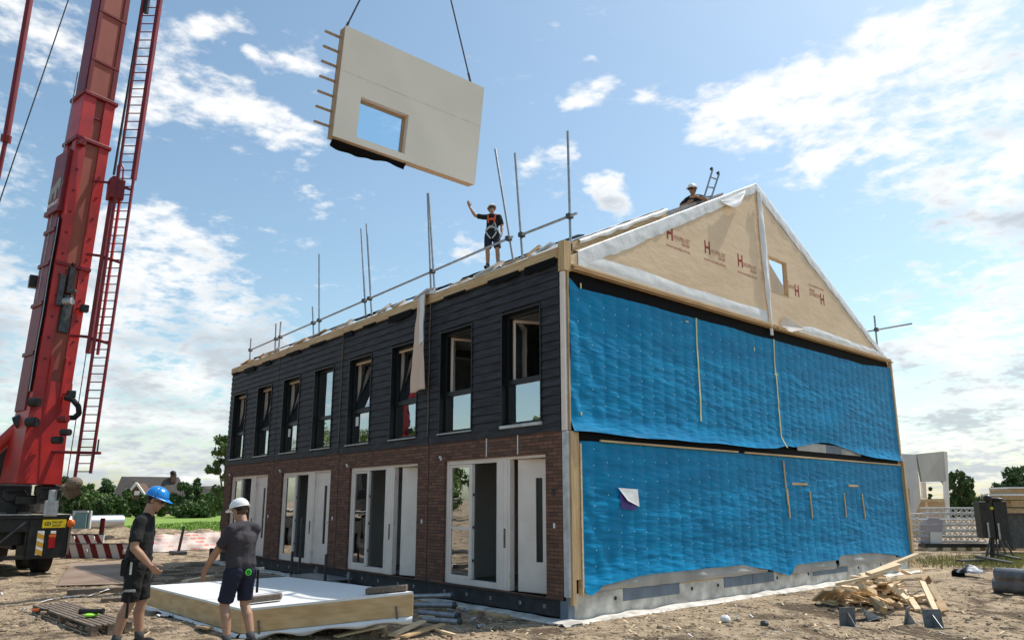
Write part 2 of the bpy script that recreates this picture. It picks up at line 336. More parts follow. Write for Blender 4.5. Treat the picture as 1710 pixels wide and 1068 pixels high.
# ---------------------------------------------------------------- houses
def brick():
    m = bpy.data.materials.new('brick'); m.use_nodes = True; t = m.node_tree; b = t.nodes['Principled BSDF']; MC['brick'] = m
    b.inputs['Roughness'].default_value = .85
    c = t.nodes.new('ShaderNodeTexCoord'); s_ = t.nodes.new('ShaderNodeSeparateXYZ'); t.links.new(c.outputs['Object'], s_.inputs[0])
    ad = t.nodes.new('ShaderNodeMath'); ad.operation = 'ADD'; t.links.new(s_.outputs[0], ad.inputs[0]); t.links.new(s_.outputs[1], ad.inputs[1])
    cb = t.nodes.new('ShaderNodeCombineXYZ'); t.links.new(ad.outputs[0], cb.inputs[0]); t.links.new(s_.outputs[2], cb.inputs[1])
    k = t.nodes.new('ShaderNodeTexBrick'); k.inputs['Scale'].default_value = 1; k.inputs['Brick Width'].default_value = .22; k.inputs['Row Height'].default_value = .062; k.inputs['Mortar Size'].default_value = .006
    k.inputs['Color1'].default_value = (.205,.092,.056,1); k.inputs['Color2'].default_value = (.095,.047,.032,1); k.inputs['Mortar'].default_value = (.05,.041,.035,1); k.inputs['Bias'].default_value = -.1; k.inputs['Mortar Smooth'].default_value = .3
    t.links.new(cb.outputs[0], k.inputs['Vector'])
    n = t.nodes.new('ShaderNodeTexNoise'); n.inputs['Scale'].default_value = 9; n.inputs['Detail'].default_value = 6; t.links.new(c.outputs['Object'], n.inputs['Vector'])
    x = t.nodes.new('ShaderNodeMix'); x.data_type = 'RGBA'; x.blend_type = 'OVERLAY'; x.inputs[0].default_value = .45; t.links.new(k.outputs['Color'], x.inputs[6]); t.links.new(n.outputs['Fac'], x.inputs[7]); t.links.new(x.outputs[2], b.inputs['Base Color'])
    bp = t.nodes.new('ShaderNodeBump'); bp.inputs['Distance'].default_value = .006; bp.invert = True; t.links.new(k.outputs['Fac'], bp.inputs['Height']); t.links.new(bp.outputs[0], b.inputs['Normal'])
brick()
HW = 3.875; D = 13.2
WN = [(-3.50, -2.42), (-1.53, -.46)]; WZ = (3.17, 5.28); DX = (-3.32, -.40); DZ = (.33, 2.64)
SL = .505; RZ = 6.22                                                        # roof slope, top of roof edge
hl = ['near end house of the row, its gable wrapped in blue membrane', 'second house from the blue gable, its front door standing open', 'third house from the blue gable, front door shut, steel step outside', 'far end house of the row, farthest from the blue gable']
def window(H, x0, x1, kind, idx):
    z0, z1 = WZ; y = .085; zt = 3.99; f = .06
    rv = MB()                                                               # black reveal lining stays with the frame
    for a, b in ((x0-.005, x0+.022), (x1-.022, x1+.005)): rv.box(a, b, -.042, y, z0, z1)
    rv.box(x0+.022, x1-.022, -.042, y, z1-.022, z1+.004)
    xa, xb, za, zb = x0+.022, x1-.022, z0+.02, z1-.022
    rv.box(xa, xa+f, y, y+.09, za, zb); rv.box(xb-f, xb, y, y+.09, za, zb)
    rv.box(xa+f, xb-f, y, y+.09, za, za+f); rv.box(xa+f, xb-f, y, y+.09, zb-f, zb); rv.box(xa+f, xb-f, y, y+.09, zt-.045, zt+.045)
    fr = rv.build('window', 'black_frame', H, bevel=.003)
    s_ = MB(); s_.box(x0-.03, x1+.02, -.06, y, z0-(.035 if idx == 0 else .012), z0+.019); s_.build('sill', 'white_metal' if idx == 0 else 'steel', fr, bevel=.004)
    gx0, gx1 = xa+f, xb-f
    MB().box(gx0, gx1, y+.05, y+.062, za+f, zt-.045).build('pane', 'glass', fr)
    il = MB(); il.box(xa-.01, xa+.012, y+.092, y+.2, za, zb); il.box(xb-.012, xb+.01, y+.092, y+.2, za, zb); il.box(xa+.012, xb-.012, y+.092, y+.2, zb-.02, zb+.005)
    il.build('inner_lining', 'cream', fr)
    if kind == 'shut':
        MB().box(gx0, gx1, y+.05, y+.062, zt+.045, zb-f).build('pane', 'glass', fr)
    else:
        W_, H_ = gx1-gx0, zb-f-zt-.045
        sh = MB(); sg = MB(); t_ = .045
        if kind == 'tilt': M = Matrix.Translation((gx0, y+.05, zt+.045)) @ Matrix.Rotation(R(-11.5), 4, 'X')
        elif kind == 'turn': M = Matrix.Translation((gx0+.01, y+.1, zt+.045)) @ Matrix.Rotation(R(72 if idx else 64), 4, 'Z')
        for a, b, c, d in ((0, t_, 0, H_), (W_-t_, W_, 0, H_), (t_, W_-t_, 0, t_), (t_, W_-t_, H_-t_, H_)): sh.box(a, b, 0, .035, c, d, M)
        sh.mi = 1
        for a, b, c, d in ((0, t_, 0, H_), (W_-t_, W_, 0, H_), (t_, W_-t_, 0, t_), (t_, W_-t_, H_-t_, H_)): sh.box(a, b, .0355, .06, c, d, M)
        so = sh.build('sash', ['black_frame' if kind == 'tilt' else 'cream', 'cream'], fr)
        sg.box(t_, W_-t_, .022, .032, t_, H_-t_, M); sg.build('pane', 'glass', fr)
        if kind == 'tilt':
            MB().box(gx0+.01, gx1-.01, y+.02, y+.045, zb-f-.05, zb-f-.002).build('timber_spacer', 'wood_x', fr)
    if idx in (2, 3) or idx == 5:                                           # paper stickers on the glass
        sx = gx1-.2 if idx == 2 else gx0+.05; MB().box(sx, sx+.13, y+.045, y+.0495, zt-.34-.2*(idx == 2), zt-.12-.2*(idx == 2)).build('sticker', 'white_paint', fr)
def doors(H, X, k):
    x0, x1 = X+DX[0], X+DX[1]; z0, z1 = DZ; y = .06; d = .11; fb = MB()
    V = lambda a, b, c=z0, e=z1, dy=0: fb.box(X+a, X+b, y-dy, y+d, c, e)
    V(-3.32, -3.235); V(-2.565, -2.50, z0+.11, z1-.09); V(-1.76, -1.655, z0, z1, .004); V(-1.655, -1.555, z0, z1, .012); V(-1.552, -1.45, z0, z1, .012); V(-1.45, -1.392, z0, z1, .004); V(-.455, -.40)
    fb.box(X-3.235, X-1.76, y, y+d, z1-.085, z1); fb.box(X-3.235, X-1.76, y, y+d, z0, z0+.10); fb.box(X-1.392, X-.455, y, y+d, z1-.05, z1)
    fr = fb.build('door_frame', 'cream', H, bevel=.005)
    sa = MB()
    for a, b, c, e in ((-3.232, -3.185, z0+.103, z1-.088), (-2.615, -2.568, z0+.103, z1-.088), (-3.185, -2.615, z0+.103, z0+.155), (-3.185, -2.615, z1-.14, z1-.088)): sa.box(X+a, X+b, y+.02, y+.075, c, e)
    if k == 0: sa.box(X-3.185, X-2.615, y+.022, y+.07, 1.33, 1.375)
    sa.build('sash', 'cream', fr, bevel=.004)
    MB().box(X-3.185, X-2.615, y+.04, y+.05, z0+.155, z1-.14).build('pane', 'glass', fr)
    th = MB(); th.box(X-1.392, X-.455, y-.03, y+d, z0-.035, z0); th.build('threshold', 'alu', fr)
    op = MB(); op.box(X-2.495, X-2.455, y+.03, y+.075, z0+.12, z1-.1); op.mi = 1
    for zz in (.75, 1.35, 1.95): op.box(X-2.497, X-2.453, y+.022, y+.029, zz, zz+.05)
    op.build('sliding_leaf', ['alu', 'black_frame'], fr)
    MB().box(X-1.53, X-1.50, y-.03, y-.0125, 1.05, 1.38).build('handle', 'wood_old', fr)
    ang = (R(13), R(16), 0, 0)[k]; bk = (.06, .08, 0, 0)[k]; Wd = (.76, .80, .928, .928)[k]; Hd = z1-.055-z0
    M = Matrix.Translation((X-1.388+bk*2.1, y+.045+bk*.6, z0+.003)) @ Matrix.Rotation(ang, 4, 'Z')
    lf = MB(); sx0, sx1, sz0, sz1 = (.38, .44, .48, .48)[k], (.52, .58, .63, .63)[k], .50, 1.92
    grid_wall(lf, [0, sx0, sx1, Wd], [0, sz0, sz1, Hd-.004], lambda x, z: not (sx0 < x < sx1 and sz0 < z < sz1), 0, .055, lambda x, y_, z: M @ Vector((x, y_, z)))
    dl = lf.build('front_door', 'cream', H)
    gl = MB(); gl.box(sx0, sx1, .02, .035, sz0, sz1, M); gl.build('glass_slot', 'black_frame', dl)
    hd = MB(); hd.box(Wd-.075, Wd-.055, -.05, 0, 1.02, 1.04, M); hd.box(Wd-.19, Wd-.055, -.062, -.045, 1.02, 1.042, M); hd.box(Wd-.085, Wd-.045, -.008, -.001, .93, 1.1, M); hd.build('handle', 'alu', dl)
    pg = MB()
    for a, b in ((.06, .10), (.85, .88)): pg.box(a, b, -.004, -.0005, .2, Hd-.15, M)
    if k > 1: pg.build('trim', 'cream', dl)
    for zz in (.55, 1.35, 2.3):
        MB().tube((X-1.385, y-.004, zz), (X-1.385, y-.004, zz+.1), .016).build('hinge', 'alu', fr)
WK = [['turn', 'turn'], ['tilt', 'tilt'], ['tilt', 'shut'], ['tilt', 'tilt']]
random.seed(21)
houses = []
for k in range(4):
    X = -HW*k; H = thing('terraced_house', hl[k], 'house', (X, 0, 0), 'terraced houses in the row under construction'); houses.append(H)
    a, b = X-HW+.012, X-.012
    wl = MB(); grid_wall(wl, [a, X+DX[0], X+DX[1], b], [.30, DZ[0], DZ[1], 3.02], lambda x, z: not (X+DX[0] < x < X+DX[1] and DZ[0] < z < DZ[1]), 0, .3)
    wl.build('brick_wall', 'brick', H)
    xs = [a, X+WN[0][0], X+WN[0][1], X+WN[1][0], X+WN[1][1], b]
    wi = MB(); grid_wall(wi, xs, [3.02, WZ[0], WZ[1], 6.0], lambda x, z: not (WZ[0] < z < WZ[1] and any(X+p < x < X+q for p, q in WN)), .012, .3); wi.build('upper_wall', 'black_clad', H)
    cb = MB(); cb.box(a, b, -.022, .011, 3.0, 3.135)
    z = 3.137; ph = .157
    while z < 6.0:
        z2 = min(z+ph, 6.02); segs = []
        if z2 > WZ[0]+.02 and z < WZ[1]-.02:
            c = a
            for p, q in WN: segs.append((c, X+p)); c = X+q
            segs.append((c, b))
        else: segs = [(a, b)]
        for (p, q) in segs:
            cuts = [p]
            if q-p > 2.2 and random.random() < .8: cuts.append(random.uniform(p+.5, q-.5))
            cuts.append(q)
            for c0, c1 in zip(cuts[:-1], cuts[1:]):
                j = random.uniform(-.002, .002)
                cb.add([(c0+.001, .011, z), (c1-.001, .011, z), (c1-.001, -.03+j, z), (c0+.001, -.03+j, z), (c0+.001, .011, z2-.002), (c1-.001, .011, z2-.002), (c1-.001, -.008+j, z2-.002), (c0+.001, -.008+j, z2-.002)],
                       [(0,1,2,3), (4,7,6,5), (3,2,6,7), (0,3,7,4), (1,5,6,2)])
        z += ph
    cb.build('cladding', 'black_clad', H)
    # storeys, inner walls
    fl = MB(); fl.box(a, b, .3, D-.3, .12, .30); fl.build('ground_floor', 'floor_screed', H)
    fl = MB(); fl.box(a, b, .3, D-.3, 2.74, 2.98); fl.build('upper_floor', 'plaster', H)
    fl = MB(); fl.box(a, b, .3, D-.3, 5.62, 5.8); fl.build('attic_floor', 'plaster', H)
    bw = MB(); grid_wall(bw, [a, X-3.65, X-.25, b], [.2, .35, 2.7, 3.05, 5.55, 5.95], lambda x, z: not (X-3.65 < x < X-.25 and (.35 < z < 2.7 or 3.05 < z < 5.55)), D-.3, D); bw.build('rear_wall', 'plaster', H)  # unseen rear; big openings added to let daylight into the rooms
    pw = MB(); pw.box(X-HW+.16, X-2.0, 5.2, 5.3, .302, 2.738); pw.build('partition', 'plaster', H)
    # party walls with the gable shape, one pair per house
    for sx, xx in ((0, X-HW+.014), (1, X-.154)):
        if k == 0 and sx == 1: continue
        p = [(xx, .301, .31), (xx, D-.301, .31), (xx, D-.301, 6.0), (xx, D/2+.1, 9.36+(.22 if k == 0 else 0)), (xx, 3.2, RZ-.1+SL*3.2+(.22 if k == 0 else 0)), (xx, .301, RZ-.1+SL*.3)]
        g_ = MB(); g_.prism(p, (.14, 0, 0)); g_.build('party_wall', 'plaster', H)
    # roof cassette on the street side
    y1 = 3.15 if k == 0 else 6.6
    rf = MB(); t_ = .2
    P = lambda y, dz: (0, y, RZ-.008+SL*y+dz)
    dk = .30 if k == 0 else .15; rf.prism([(a, -.02, RZ-.15), (a, .25, RZ-.15), (a, y1, RZ-dk+SL*y1), (a, y1, RZ+SL*y1), (a, -.02, RZ-.01)], (HW-.03, 0, 0))
    ro = rf.build('roof_deck', 'wood_x' if k else 'wood_y', H)
    rt = MB(); ly = MB()
    def foil(u, v, a=a, y1=y1): y = -.05+v*(y1+.05); x = a+u*(HW-.03); return (x, y, RZ+.006+SL*y+.018*(nz(x*3, y*3, k)+.5)+(.0 if v > .02 else -.09))
    rt.sheet(foil, 40, 26); rt.build('roof_foil', 'white_foil' if k == 0 else 'beige_foil', ro, smooth=True, fix=False)
    # eave board and torn membrane hanging below it
    eb = MB(); eb.box(a, b, -.062, -.021, RZ-.15-.07, RZ-.03); eb.build('eave_board', 'wood_x', H, bevel=.004)
    mf = MB(); x = a+random.uniform(.0, .5)
    while x < b-.5:
        w_ = random.uniform(.4, 1.3); h = random.uniform(.05, .17); w_ = min(w_, b-x-.02)
        pts = [(x, -.066, RZ-.2), (x+w_, -.066, RZ-.2)]; m_ = 7
        pts += [(x+w_*(1-i/m_), -.066, RZ-.2-h*(.7+.4*random.random())) for i in range(m_+1)]
        mf = MB(); mf.prism(pts, (0, -.008, 0)); x += w_+random.uniform(.1, 1.1); mf.build('membrane_flap', 'black_foil', H)
    # loose laths, foil and black mats lying along the roof edge
    for i in range(7):
        x = random.uniform(a+.3, b-.9); y = random.uniform(.05, .5); l_ = random.uniform(.3, .9); z = RZ+.03+SL*y
        q = MB(); q.bar((x, y, z), (x+l_, y+random.uniform(-.15, .15), z+random.uniform(0, .10)), random.uniform(.05, .12), .022)
        q.build('loose_lath', random.choice(['wood_x', 'wood_pale', 'beige_foil', 'white_foil']), ro)
    bm_ = MB(); x0_ = a+random.uniform(.1, .9); x1_ = b-random.uniform(.05, .6)
    bm_.sheet(lambda u, v: (x0_+u*(x1_-x0_), .45+v*.5, RZ+.06+SL*(.45+v*.5)+.03*abs(nz(u*9, v*2, k))+(.04 if 0 < u < 1 else 0)), 20, 3); bm_.build('roofing_mat', 'black_foil', ro, fix=False, solid=.02)
    # footing
    fb = MB(); fb.box(a-.01, b+.01, .04, .3, .04, .298); fb.mi = 1
    for q in (.5, 1.1, 1.9, 2.6, 3.3): fb.tube((X-q, .035, .17), (X-q, .05, .17), .03, n=12); 
    fb.mi = 0
    for q in (.5, 1.1, 1.9, 2.6, 3.3): fb.tube((X-q, .031, .17), (X-q, .05, .17), .018, n=12)
    fb.build('footing_beam', ['concrete_dark', 'concrete'], H)
    # joint strip at the left side of each house
    js = MB(); js.box(X-HW-.011, X-HW+.011, .02, .2, .3, 6.0); js.build('joint', 'black_foil', H)
    for i, (p, q) in enumerate(WN): window(H, X+p, X+q, WK[k][i], k*2+(1-i))
    doors(H, X, k)
    bell = MB(); bell.box(X-.22, X-.18, -.012, -.0, 1.42, 1.5); bell.build('doorbell', 'white_paint', H); MB().tube((X-3.45, -.03, 2.72), (X-3.45, 0, 2.72), .025).build('wall_light_point', 'white_paint', H)
    bs = MB(); bs.box(X-3.46, X-3.41, -.01, -.001, 2.66, 2.7); bs.build('wall_clip', 'white_paint', H)
H0 = houses[0]
for x in (-1.98, -1.10): MB().box(x-.014, x+.014, -.012, -.001, 2.66, 3.0).build('flashing', 'alu', H0)
MB().box(-.26, -.16, -.004, -.001, 1.95, 2.05).build('wall_mark', 'concrete_dark', H0)
for k in (1, 2):                                                       # cord hanging in the joint
    cd_ = MB(); X = -HW*k; pts = [(X+.0+.01*math.sin(i*.9), -.045-.004*(i % 2), 6.0-i*.15) for i in range(20 if k == 2 else 20)]
    cd_.path(pts, .011, 6); cd_.build('joint_cord', 'wood_old', houses[k])
# ---------------------------------------------------------------- gable of the near house
gw = MB(); gw.box(-.2, .03, .3, D, .2, 5.95); gw.box(-.2, .03, .012, .3, 3.0, 5.95); gw.box(-.2, .03, .012, .3, .3, 3.0); gw.build('gable_wall', 'black_foil', H0)
def tarpmat():
    m = mat('tarp_blue', (.0,.235,.47), .5, (.0,.175,.37), 1.3, spec=.14, bump=.014, bscale=5.0, stretch=(1,.7,3.6)); return m
tarpmat(); mat('tarp_dot', (.32,.70,.82), .5)
def wr(y, z, s=0):
    ph = .335; cy_ = abs(math.sin(math.pi*y/ph)); cz_ = abs(math.sin(math.pi*(z+.06*math.sin(round(y/ph)*2.4))/.30))
    d = .010*cy_**.6+.006*(cy_*.5+cz_*.5)**.8+.0065*nz(y*1.2+.6*z, z*7.0+y*1.4, s)+.007*nz(y*2.6, z*16+y*2.4, s+2)*(1+nz(y*.7, z*.7, 4))+.014*nz(y*.35+z*.5, z*1.2, 5+s)
    d += .045*max(0, nz(y*.55-z*.75, z*.9+y*.25, 2+s))**1.5
    if y < 1.4: d += .012*(1-y/1.4)*math.sin((z*1.0+y*1.6+.4*nz(y*2, z*1.3))*7)
    return d
def dots(mb, fn, y0, y1, z0, z1, ph):
    j = 0; y = y0
    while y < y1:
        z = z0+random.uniform(0, .1)
        while z < z1:
            if random.random() < .93:
                yy = y+random.uniform(-.012, .012); zz = z+random.uniform(-.02, .02); x = fn(yy, zz)+.004; r_ = .014
                mb.add([(x, yy-r_, zz), (x, yy, zz-r_), (x, yy+r_, zz), (x, yy, zz+r_)], [(0, 1, 2, 3)])
            z += random.choice([.24, .30, .36])
        y += ph
random.seed(3)
def up_x(y, z):
    e = max(0, (3.32-z)/.32); return .085+wr(y, z)+.075*e*e*(1+.35*nz(y*1.2, 0))+.015*math.exp(-((y-.25)/.15)**2)
def bot1(y): return 2.985+.03*nz(y*.8)+(.28*math.exp(-((y-9.0)/1.5)**2))+.05*math.exp(-((y-7)/.3)**2)
def top1(y): return 5.535-.05*max(0, 1-y/1.5)+.26*max(0, 1-y/.35)+.025*nz(y*.9, 3)+.12*max(0, (y-11.5)/1.7)
t1 = MB(); t1.sheet(lambda u, v: (lambda y: (lambda z: (up_x(y, z), y, z))(bot1(y)+(top1(y)-bot1(y))*v))(.11+u*13.2), 340, 130)
t1.mi = 1; dots(t1, up_x, .335, 13.2, 3.4, 5.4, .335)
t1.build('blue_membrane', ['tarp_blue', 'tarp_dot'], H0, smooth=True, fix=False)
def lo_x(y, z):
    b = max(0, 1-(z-bot2(y))/.5); return .075+wr(y, z, 9)+.05*b*b*(1+.8*nz(y*1.5, 7))
def bot2(y):
    P_ = [(.3,.42), (.45,.36), (.65,.42), (.75,.50), (1.9,.60), (4.9,.60), (5.9,.46), (6.55,.33), (6.75,.28), (7.0,.50), (9.0,.50), (9.15,.60), (11.0,.58), (12.2,.48), (12.9,.34), (13.4,.30)]
    for (a, p), (b, q) in zip(P_[:-1], P_[1:]):
        if y <= b: return p+(q-p)*max(0, (y-a))/(b-a)
    return .3
t2 = MB(); t2.sheet(lambda u, v: (lambda y: (lambda z: (lo_x(y, z), y, z))(bot2(y)+(2.845-.01*nz(y*2)-bot2(y))*v))(.33+u*13.05), 340, 130)
t2.mi = 1; dots(t2, lo_x, .67, 13.3, .75, 2.75, .335)
t2.build('blue_membrane', ['tarp_blue', 'tarp_dot'], H0, smooth=True, fix=False)
# folded-up grey underside of the membrane along the plinth
for (y0, y1, h0, h1) in ((.55, 5.9, .40, .40), (6.95, 8.95, .30, .36), (9.1, 12.3, .33, .36)):
    f_ = MB(); f_.sheet(lambda u, v: (lambda y: (.09+.03*math.sin(v*2.2)+.03*nz(y*1.2+v*1.5, v*2), y, (h0+.02*nz(y*2, 1))*(1-v)+(bot2(y)+.01)*v))(y0+u*(y1-y0)), 60, 8)
    f_.build('folded_foil', 'grey_foil', H0, smooth=True, fix=False)
# yellow tape seams
for pts in ([(3.83,5.55), (3.80,4.9), (3.82,4.2), (3.79,3.42)], [(6.84,5.55), (6.82,4.9), (6.86,4.1), (6.87,3.30), (7.02,3.05)]):
    sb = MB()
    for (a, p), (b, q) in zip(pts[:-1], pts[1:]):
        for i in range(5):
            y_, z_ = a+(b-a)*i/5, p+(q-p)*i/5; y2, z2 = a+(b-a)*(i+1)/5, p+(q-p)*(i+1)/5
            x_, x2 = up_x(y_, z_)+.012, up_x(y2, z2)+.012; sb.add([(x_, y_-.024, z_), (x_, y_+.024, z_), (x2, y2+.024, z2), (x2, y2-.024, z2)], [(0, 1, 2, 3)])
    mat('lath_yellow', (.62,.60,.30), .6); sb.build('seam_tape', 'lath_yellow', H0, fix=False)
for (y, z, w_, h) in ((3.5,5.42,.09,.03), (6.0,5.2,.04,.09), (6.84,4.72,.16,.03), (.4,5.55,.03,.1), (.35,3.3,.04,.05)):
    MB().box(up_x(y, z)+.008, up_x(y, z)+.014, y-w_/2, y+w_/2, z-h/2, z+h/2).build('tape_patch', 'lath_yellow', H0)
# laths over the lower membrane
for (y0, z0, y1, z1, w_) in ((6.88,2.76,6.90,2.15,.035), (6.93,2.13,6.95,1.78,.05), (6.96,2.14,6.99,1.50,.04), (7.17,2.25,7.86,2.25,.05), (7.96,2.08,8.0,1.48,.04), (9.70,2.07,9.72,1.49,.04), (9.94,2.25,10.5,2.25,.05), (10.7,2.05,10.76,1.43,.04)):
    MB().bar((lo_x(y0, z0)+.022, y0, z0), (lo_x(y1, z1)+.022, y1, z1), .022, w_, (0, -1, 0) if abs(y1-y0) < .2 else (0, 0, 1)).build('lath', 'wood_z' if abs(y1-y0) < .2 else 'wood_y', H0)
# long laths in the black gap between the storeys
gp = MB(); gp.box(.031, .075, .35, 13.3, 2.83, 3.02); gp.build('gap_foil', 'black_foil', H0)
for a, b in ((.8, 5.05), (5.3, 13.25)): MB().box(.10, .135, a, b, 2.85, 2.885).build('lath', 'wood_y', H0, bevel=.003)
ex = MB(); ex.box(.0755, .09, 7.6, 9.0, 3.02, 3.22); ex.mi = 1; ex.box(.0755, .092, 9.01, 9.8, 3.02, 3.22); ex.mi = 0; ex.box(.0755, .09, 9.81, 10.9, 3.02, 3.18); ex.build('floor_edge', ['grey_foil', 'insul_blue'], H0)
# corner posts
def post(y0, y1, x0, x1, z0, z1, m): MB().box(x0, x1, y0, y1, z0, z1).build('corner_post', m, H0, bevel=.004)
post(-.005, .035, .0, .10, 3.0, 5.75, 'cream'); post(.037, .075, .0, .085, 3.0, 5.78, 'white_metal'); post(.077, .11, .0, .115, 3.0, 5.85, 'wood_z')
post(.0, .055, .0, .12, .36, 2.99, 'white_metal'); post(.057, .135, .0, .15, .24, 2.99, 'wood_z'); post(.137, .27, .0, .13, .62, 2.98, 'wood_z'); post(.29, .325, .03, .14, .36, 2.80, 'wood_pale')
post(13.31, 13.38, .0, .14, 3.0, 5.9, 'wood_pale'); post(13.36, 13.5, .0, .16, .3, 3.0, 'wood_z'); post(13.21, 13.30, -.1, .08, .1, 5.9, 'wood_mid')
cb_ = MB(); cb_.box(-.02, .13, -.02, .16, 5.76, 6.30); cb_.build('corner_block', 'wood_z', H0, bevel=.005)
# storey beam carrying the gable triangle
bb = MB(); bb.box(.031, .06, .17, 13.3, 5.45, 5.80); bb.build('gable_gap_foil', 'black_foil', H0)
for a, b in ((.165, 6.9), (6.95, 13.35)): MB().box(.0, .20, a, b, 5.80, 5.822).build('ledge_board', 'wood_y', H0, bevel=.003)
for a, b in ((.17, 6.0), (6.02, 13.3)): MB().box(.0, .165, a, b, 5.856, 5.90).build('gable_beam', 'wood_y', H0, bevel=.003)
# gable panel with window opening
mat('gable_board', (.78,.58,.38), .6, (.70,.515,.33), .9, bump=.008, bscale=4.5, stretch=(1,.8,1.8))
GY0, GY1, GZ0 = .14, 13.12, 5.902
def rake(y): return min(5.98+(9.34-5.98)*(y-.0)/6.6, 9.34-(9.34-5.90)*(y-6.6)/6.6)
wy0, wy1, wz0, wz1 = 6.93, 7.76, 6.72, 7.62
gp = MB()
def pr(poly): gp.prism([(.04, y, z) for y, z in poly], (.06, 0, 0))
pr([(GY0, GZ0), (wy0, GZ0), (wy0, rake(wy0)), (6.6, 9.34), (GY0, rake(GY0))]); pr([(wy0, GZ0), (wy1, GZ0), (wy1, wz0), (wy0, wz0)]); pr([(wy0, wz1), (wy1, wz1), (wy1, rake(wy1)), (wy0, rake(wy0))]); pr([(wy1, GZ0), (GY1, GZ0), (GY1, rake(GY1)), (wy1, rake(wy1))])
gpo = gp.build('gable_panel', 'gable_board', H0)
for (a, b, c, d) in ((wy1-.035, wy1-.001, wz0, wz1), (wy0, wy1-.036, wz1-.03, wz1-.001), (wy0, wy1-.036, wz0+.001, wz0+.03)): MB().box(-.01, .103, a, b, c, d).build('window_lining', 'wood_z', H0)
rf = MB(); rf.prism([(-.16, .35, 6.22), (-.16, 6.6, 9.30), (-.16, 13.0, 5.96), (-.16, 12.7, 5.96), (-.16, 6.6, 9.06), (-.16, .8, 6.22)], (.19, 0, 0)); rf.build('gable_rafter', 'wood_y', H0)
# white foil strips: along both rakes, down the middle, along the foot
def strip(fn, nu, nv, nm='foil_strip', m='white_foil'): q = MB(); q.sheet(fn, nu, nv); q.build(nm, m, H0, smooth=True, fix=False)
def rk(u, v, y0, y1, w0, w1, s):
    y = y0+(y1-y0)*u; z = rake(y)+.03; w_ = w0+(w1-w0)*u+.05*nz(y*1.4, s)+.03*nz(y*4, s+3)
    if v < .12: return (.02+.09*(v/.12), y, z+.012*math.sin(u*30)*.3)
    q = (v-.12)/.88; return (.108+.014*math.sin(q*2.6)*(.5+.7*abs(nz(y*2, s+1)))+.008*nz(y*5, q*2, s), y, z-q*w_)
strip(lambda u, v: rk(u, v, .35, 6.62, .36, .22, 1), 150, 16)
strip(lambda u, v: rk(u, v, 6.58, 13.15, .32, .22, 6), 150, 16)
def mid(u, v): z = 9.1-v*(9.1-5.62); y = 6.60+.16*v+.04*nz(z, 3)+(u-.5)*(.16+.10*math.sin(v*4)); return (.15+.035*math.sin(u*3.14)+.02*nz(u*2, z*2.5)-.02*v, y, z)
strip(mid, 8, 90)
strip(lambda u, v: (lambda y: (.106+.012*math.sin(v*3)+.008*nz(y*3, v*2), y, 5.91+v*(.29+.05*nz(y*.7, 2)-.03*y/6.6)))(.35+u*6.3), 110, 8)
strip(lambda u, v: (lambda y: (.106+.012*math.sin(v*3)+.01*nz(y*3, v*2), y, 5.91+v*(.04+.24*min(1, u*4)-.14*u)))(7.35+u*5.6), 110, 8)
fl_ = MB(); fl_.add([(.13, 7.15, 5.95), (.15, 8.35, 6.03), (.20, 7.5, 5.80), (.17, 7.3, 6.16)], [(0, 1, 3), (0, 2, 1)]); fl_.build('foil_flap', 'beige_foil', H0, fix=False, solid=.004)
fl_ = MB(); fl_.sheet(lambda u, v: (.16+.08*math.sin(u*3.1)*v+.02*nz(u*3, v*3), 4.9+u*1.1, rake(4.9+u*1.1)-.05-v*.30*math.sin(u*3.1+.05)), 14, 8); fl_.build('foil_flap', 'white_foil', H0, smooth=True, fix=False)
# white flap with purple tag pinned on the lower membrane
mat('purple', (.05,.03,.22), .5)
fl_ = MB(); fl_.prism([(.13, 1.22, 2.08), (.145, 1.72, 2.06), (.17, 1.72, 1.76), (.17, 1.42, 1.86)], (.006, 0, 0)); fo = fl_.build('folded_sheet', 'white_foil', H0)
fl_ = MB(); fl_.prism([(.122, 1.26, 1.98), (.122, 1.70, 1.9), (.125, 1.70, 1.70), (.125, 1.29, 1.72)], (.004, 0, 0)); fl_.build('printed_back', 'purple', fo)
q = MB(); q.prism([pl(u, v, 0, -.6) for u, v in ((1276,425), (1312,484), (1340,500), (1340,530), (1276,505))], (-.1, 0, 0)); q.build('attic_lining', 'plaster', H0)
q = MB(); q.prism([(-.5, 3.1, rake(3.1)-.3), (-.5, 6.1, rake(6.1)-.3), (-.5, 6.1, rake(6.1)+.10), (-.5, 3.1, rake(3.1)+.17)], (-.06, 0, 0)); q.build('attic_lining', 'grey_foil', H0)
strip(lambda u, v: (-.012+.05*math.sin(v*2.5)*(v > 0)+.015*nz(u*14, v), .5+u*2.62, RZ+.012+SL*(.5+u*2.62)-v*(.10+.10*abs(nz(u*5, 2))))if v > 0 else (-.2, .5+u*2.62, RZ+.03+SL*(.5+u*2.62)), 60, 5, 'roof_foil_edge')
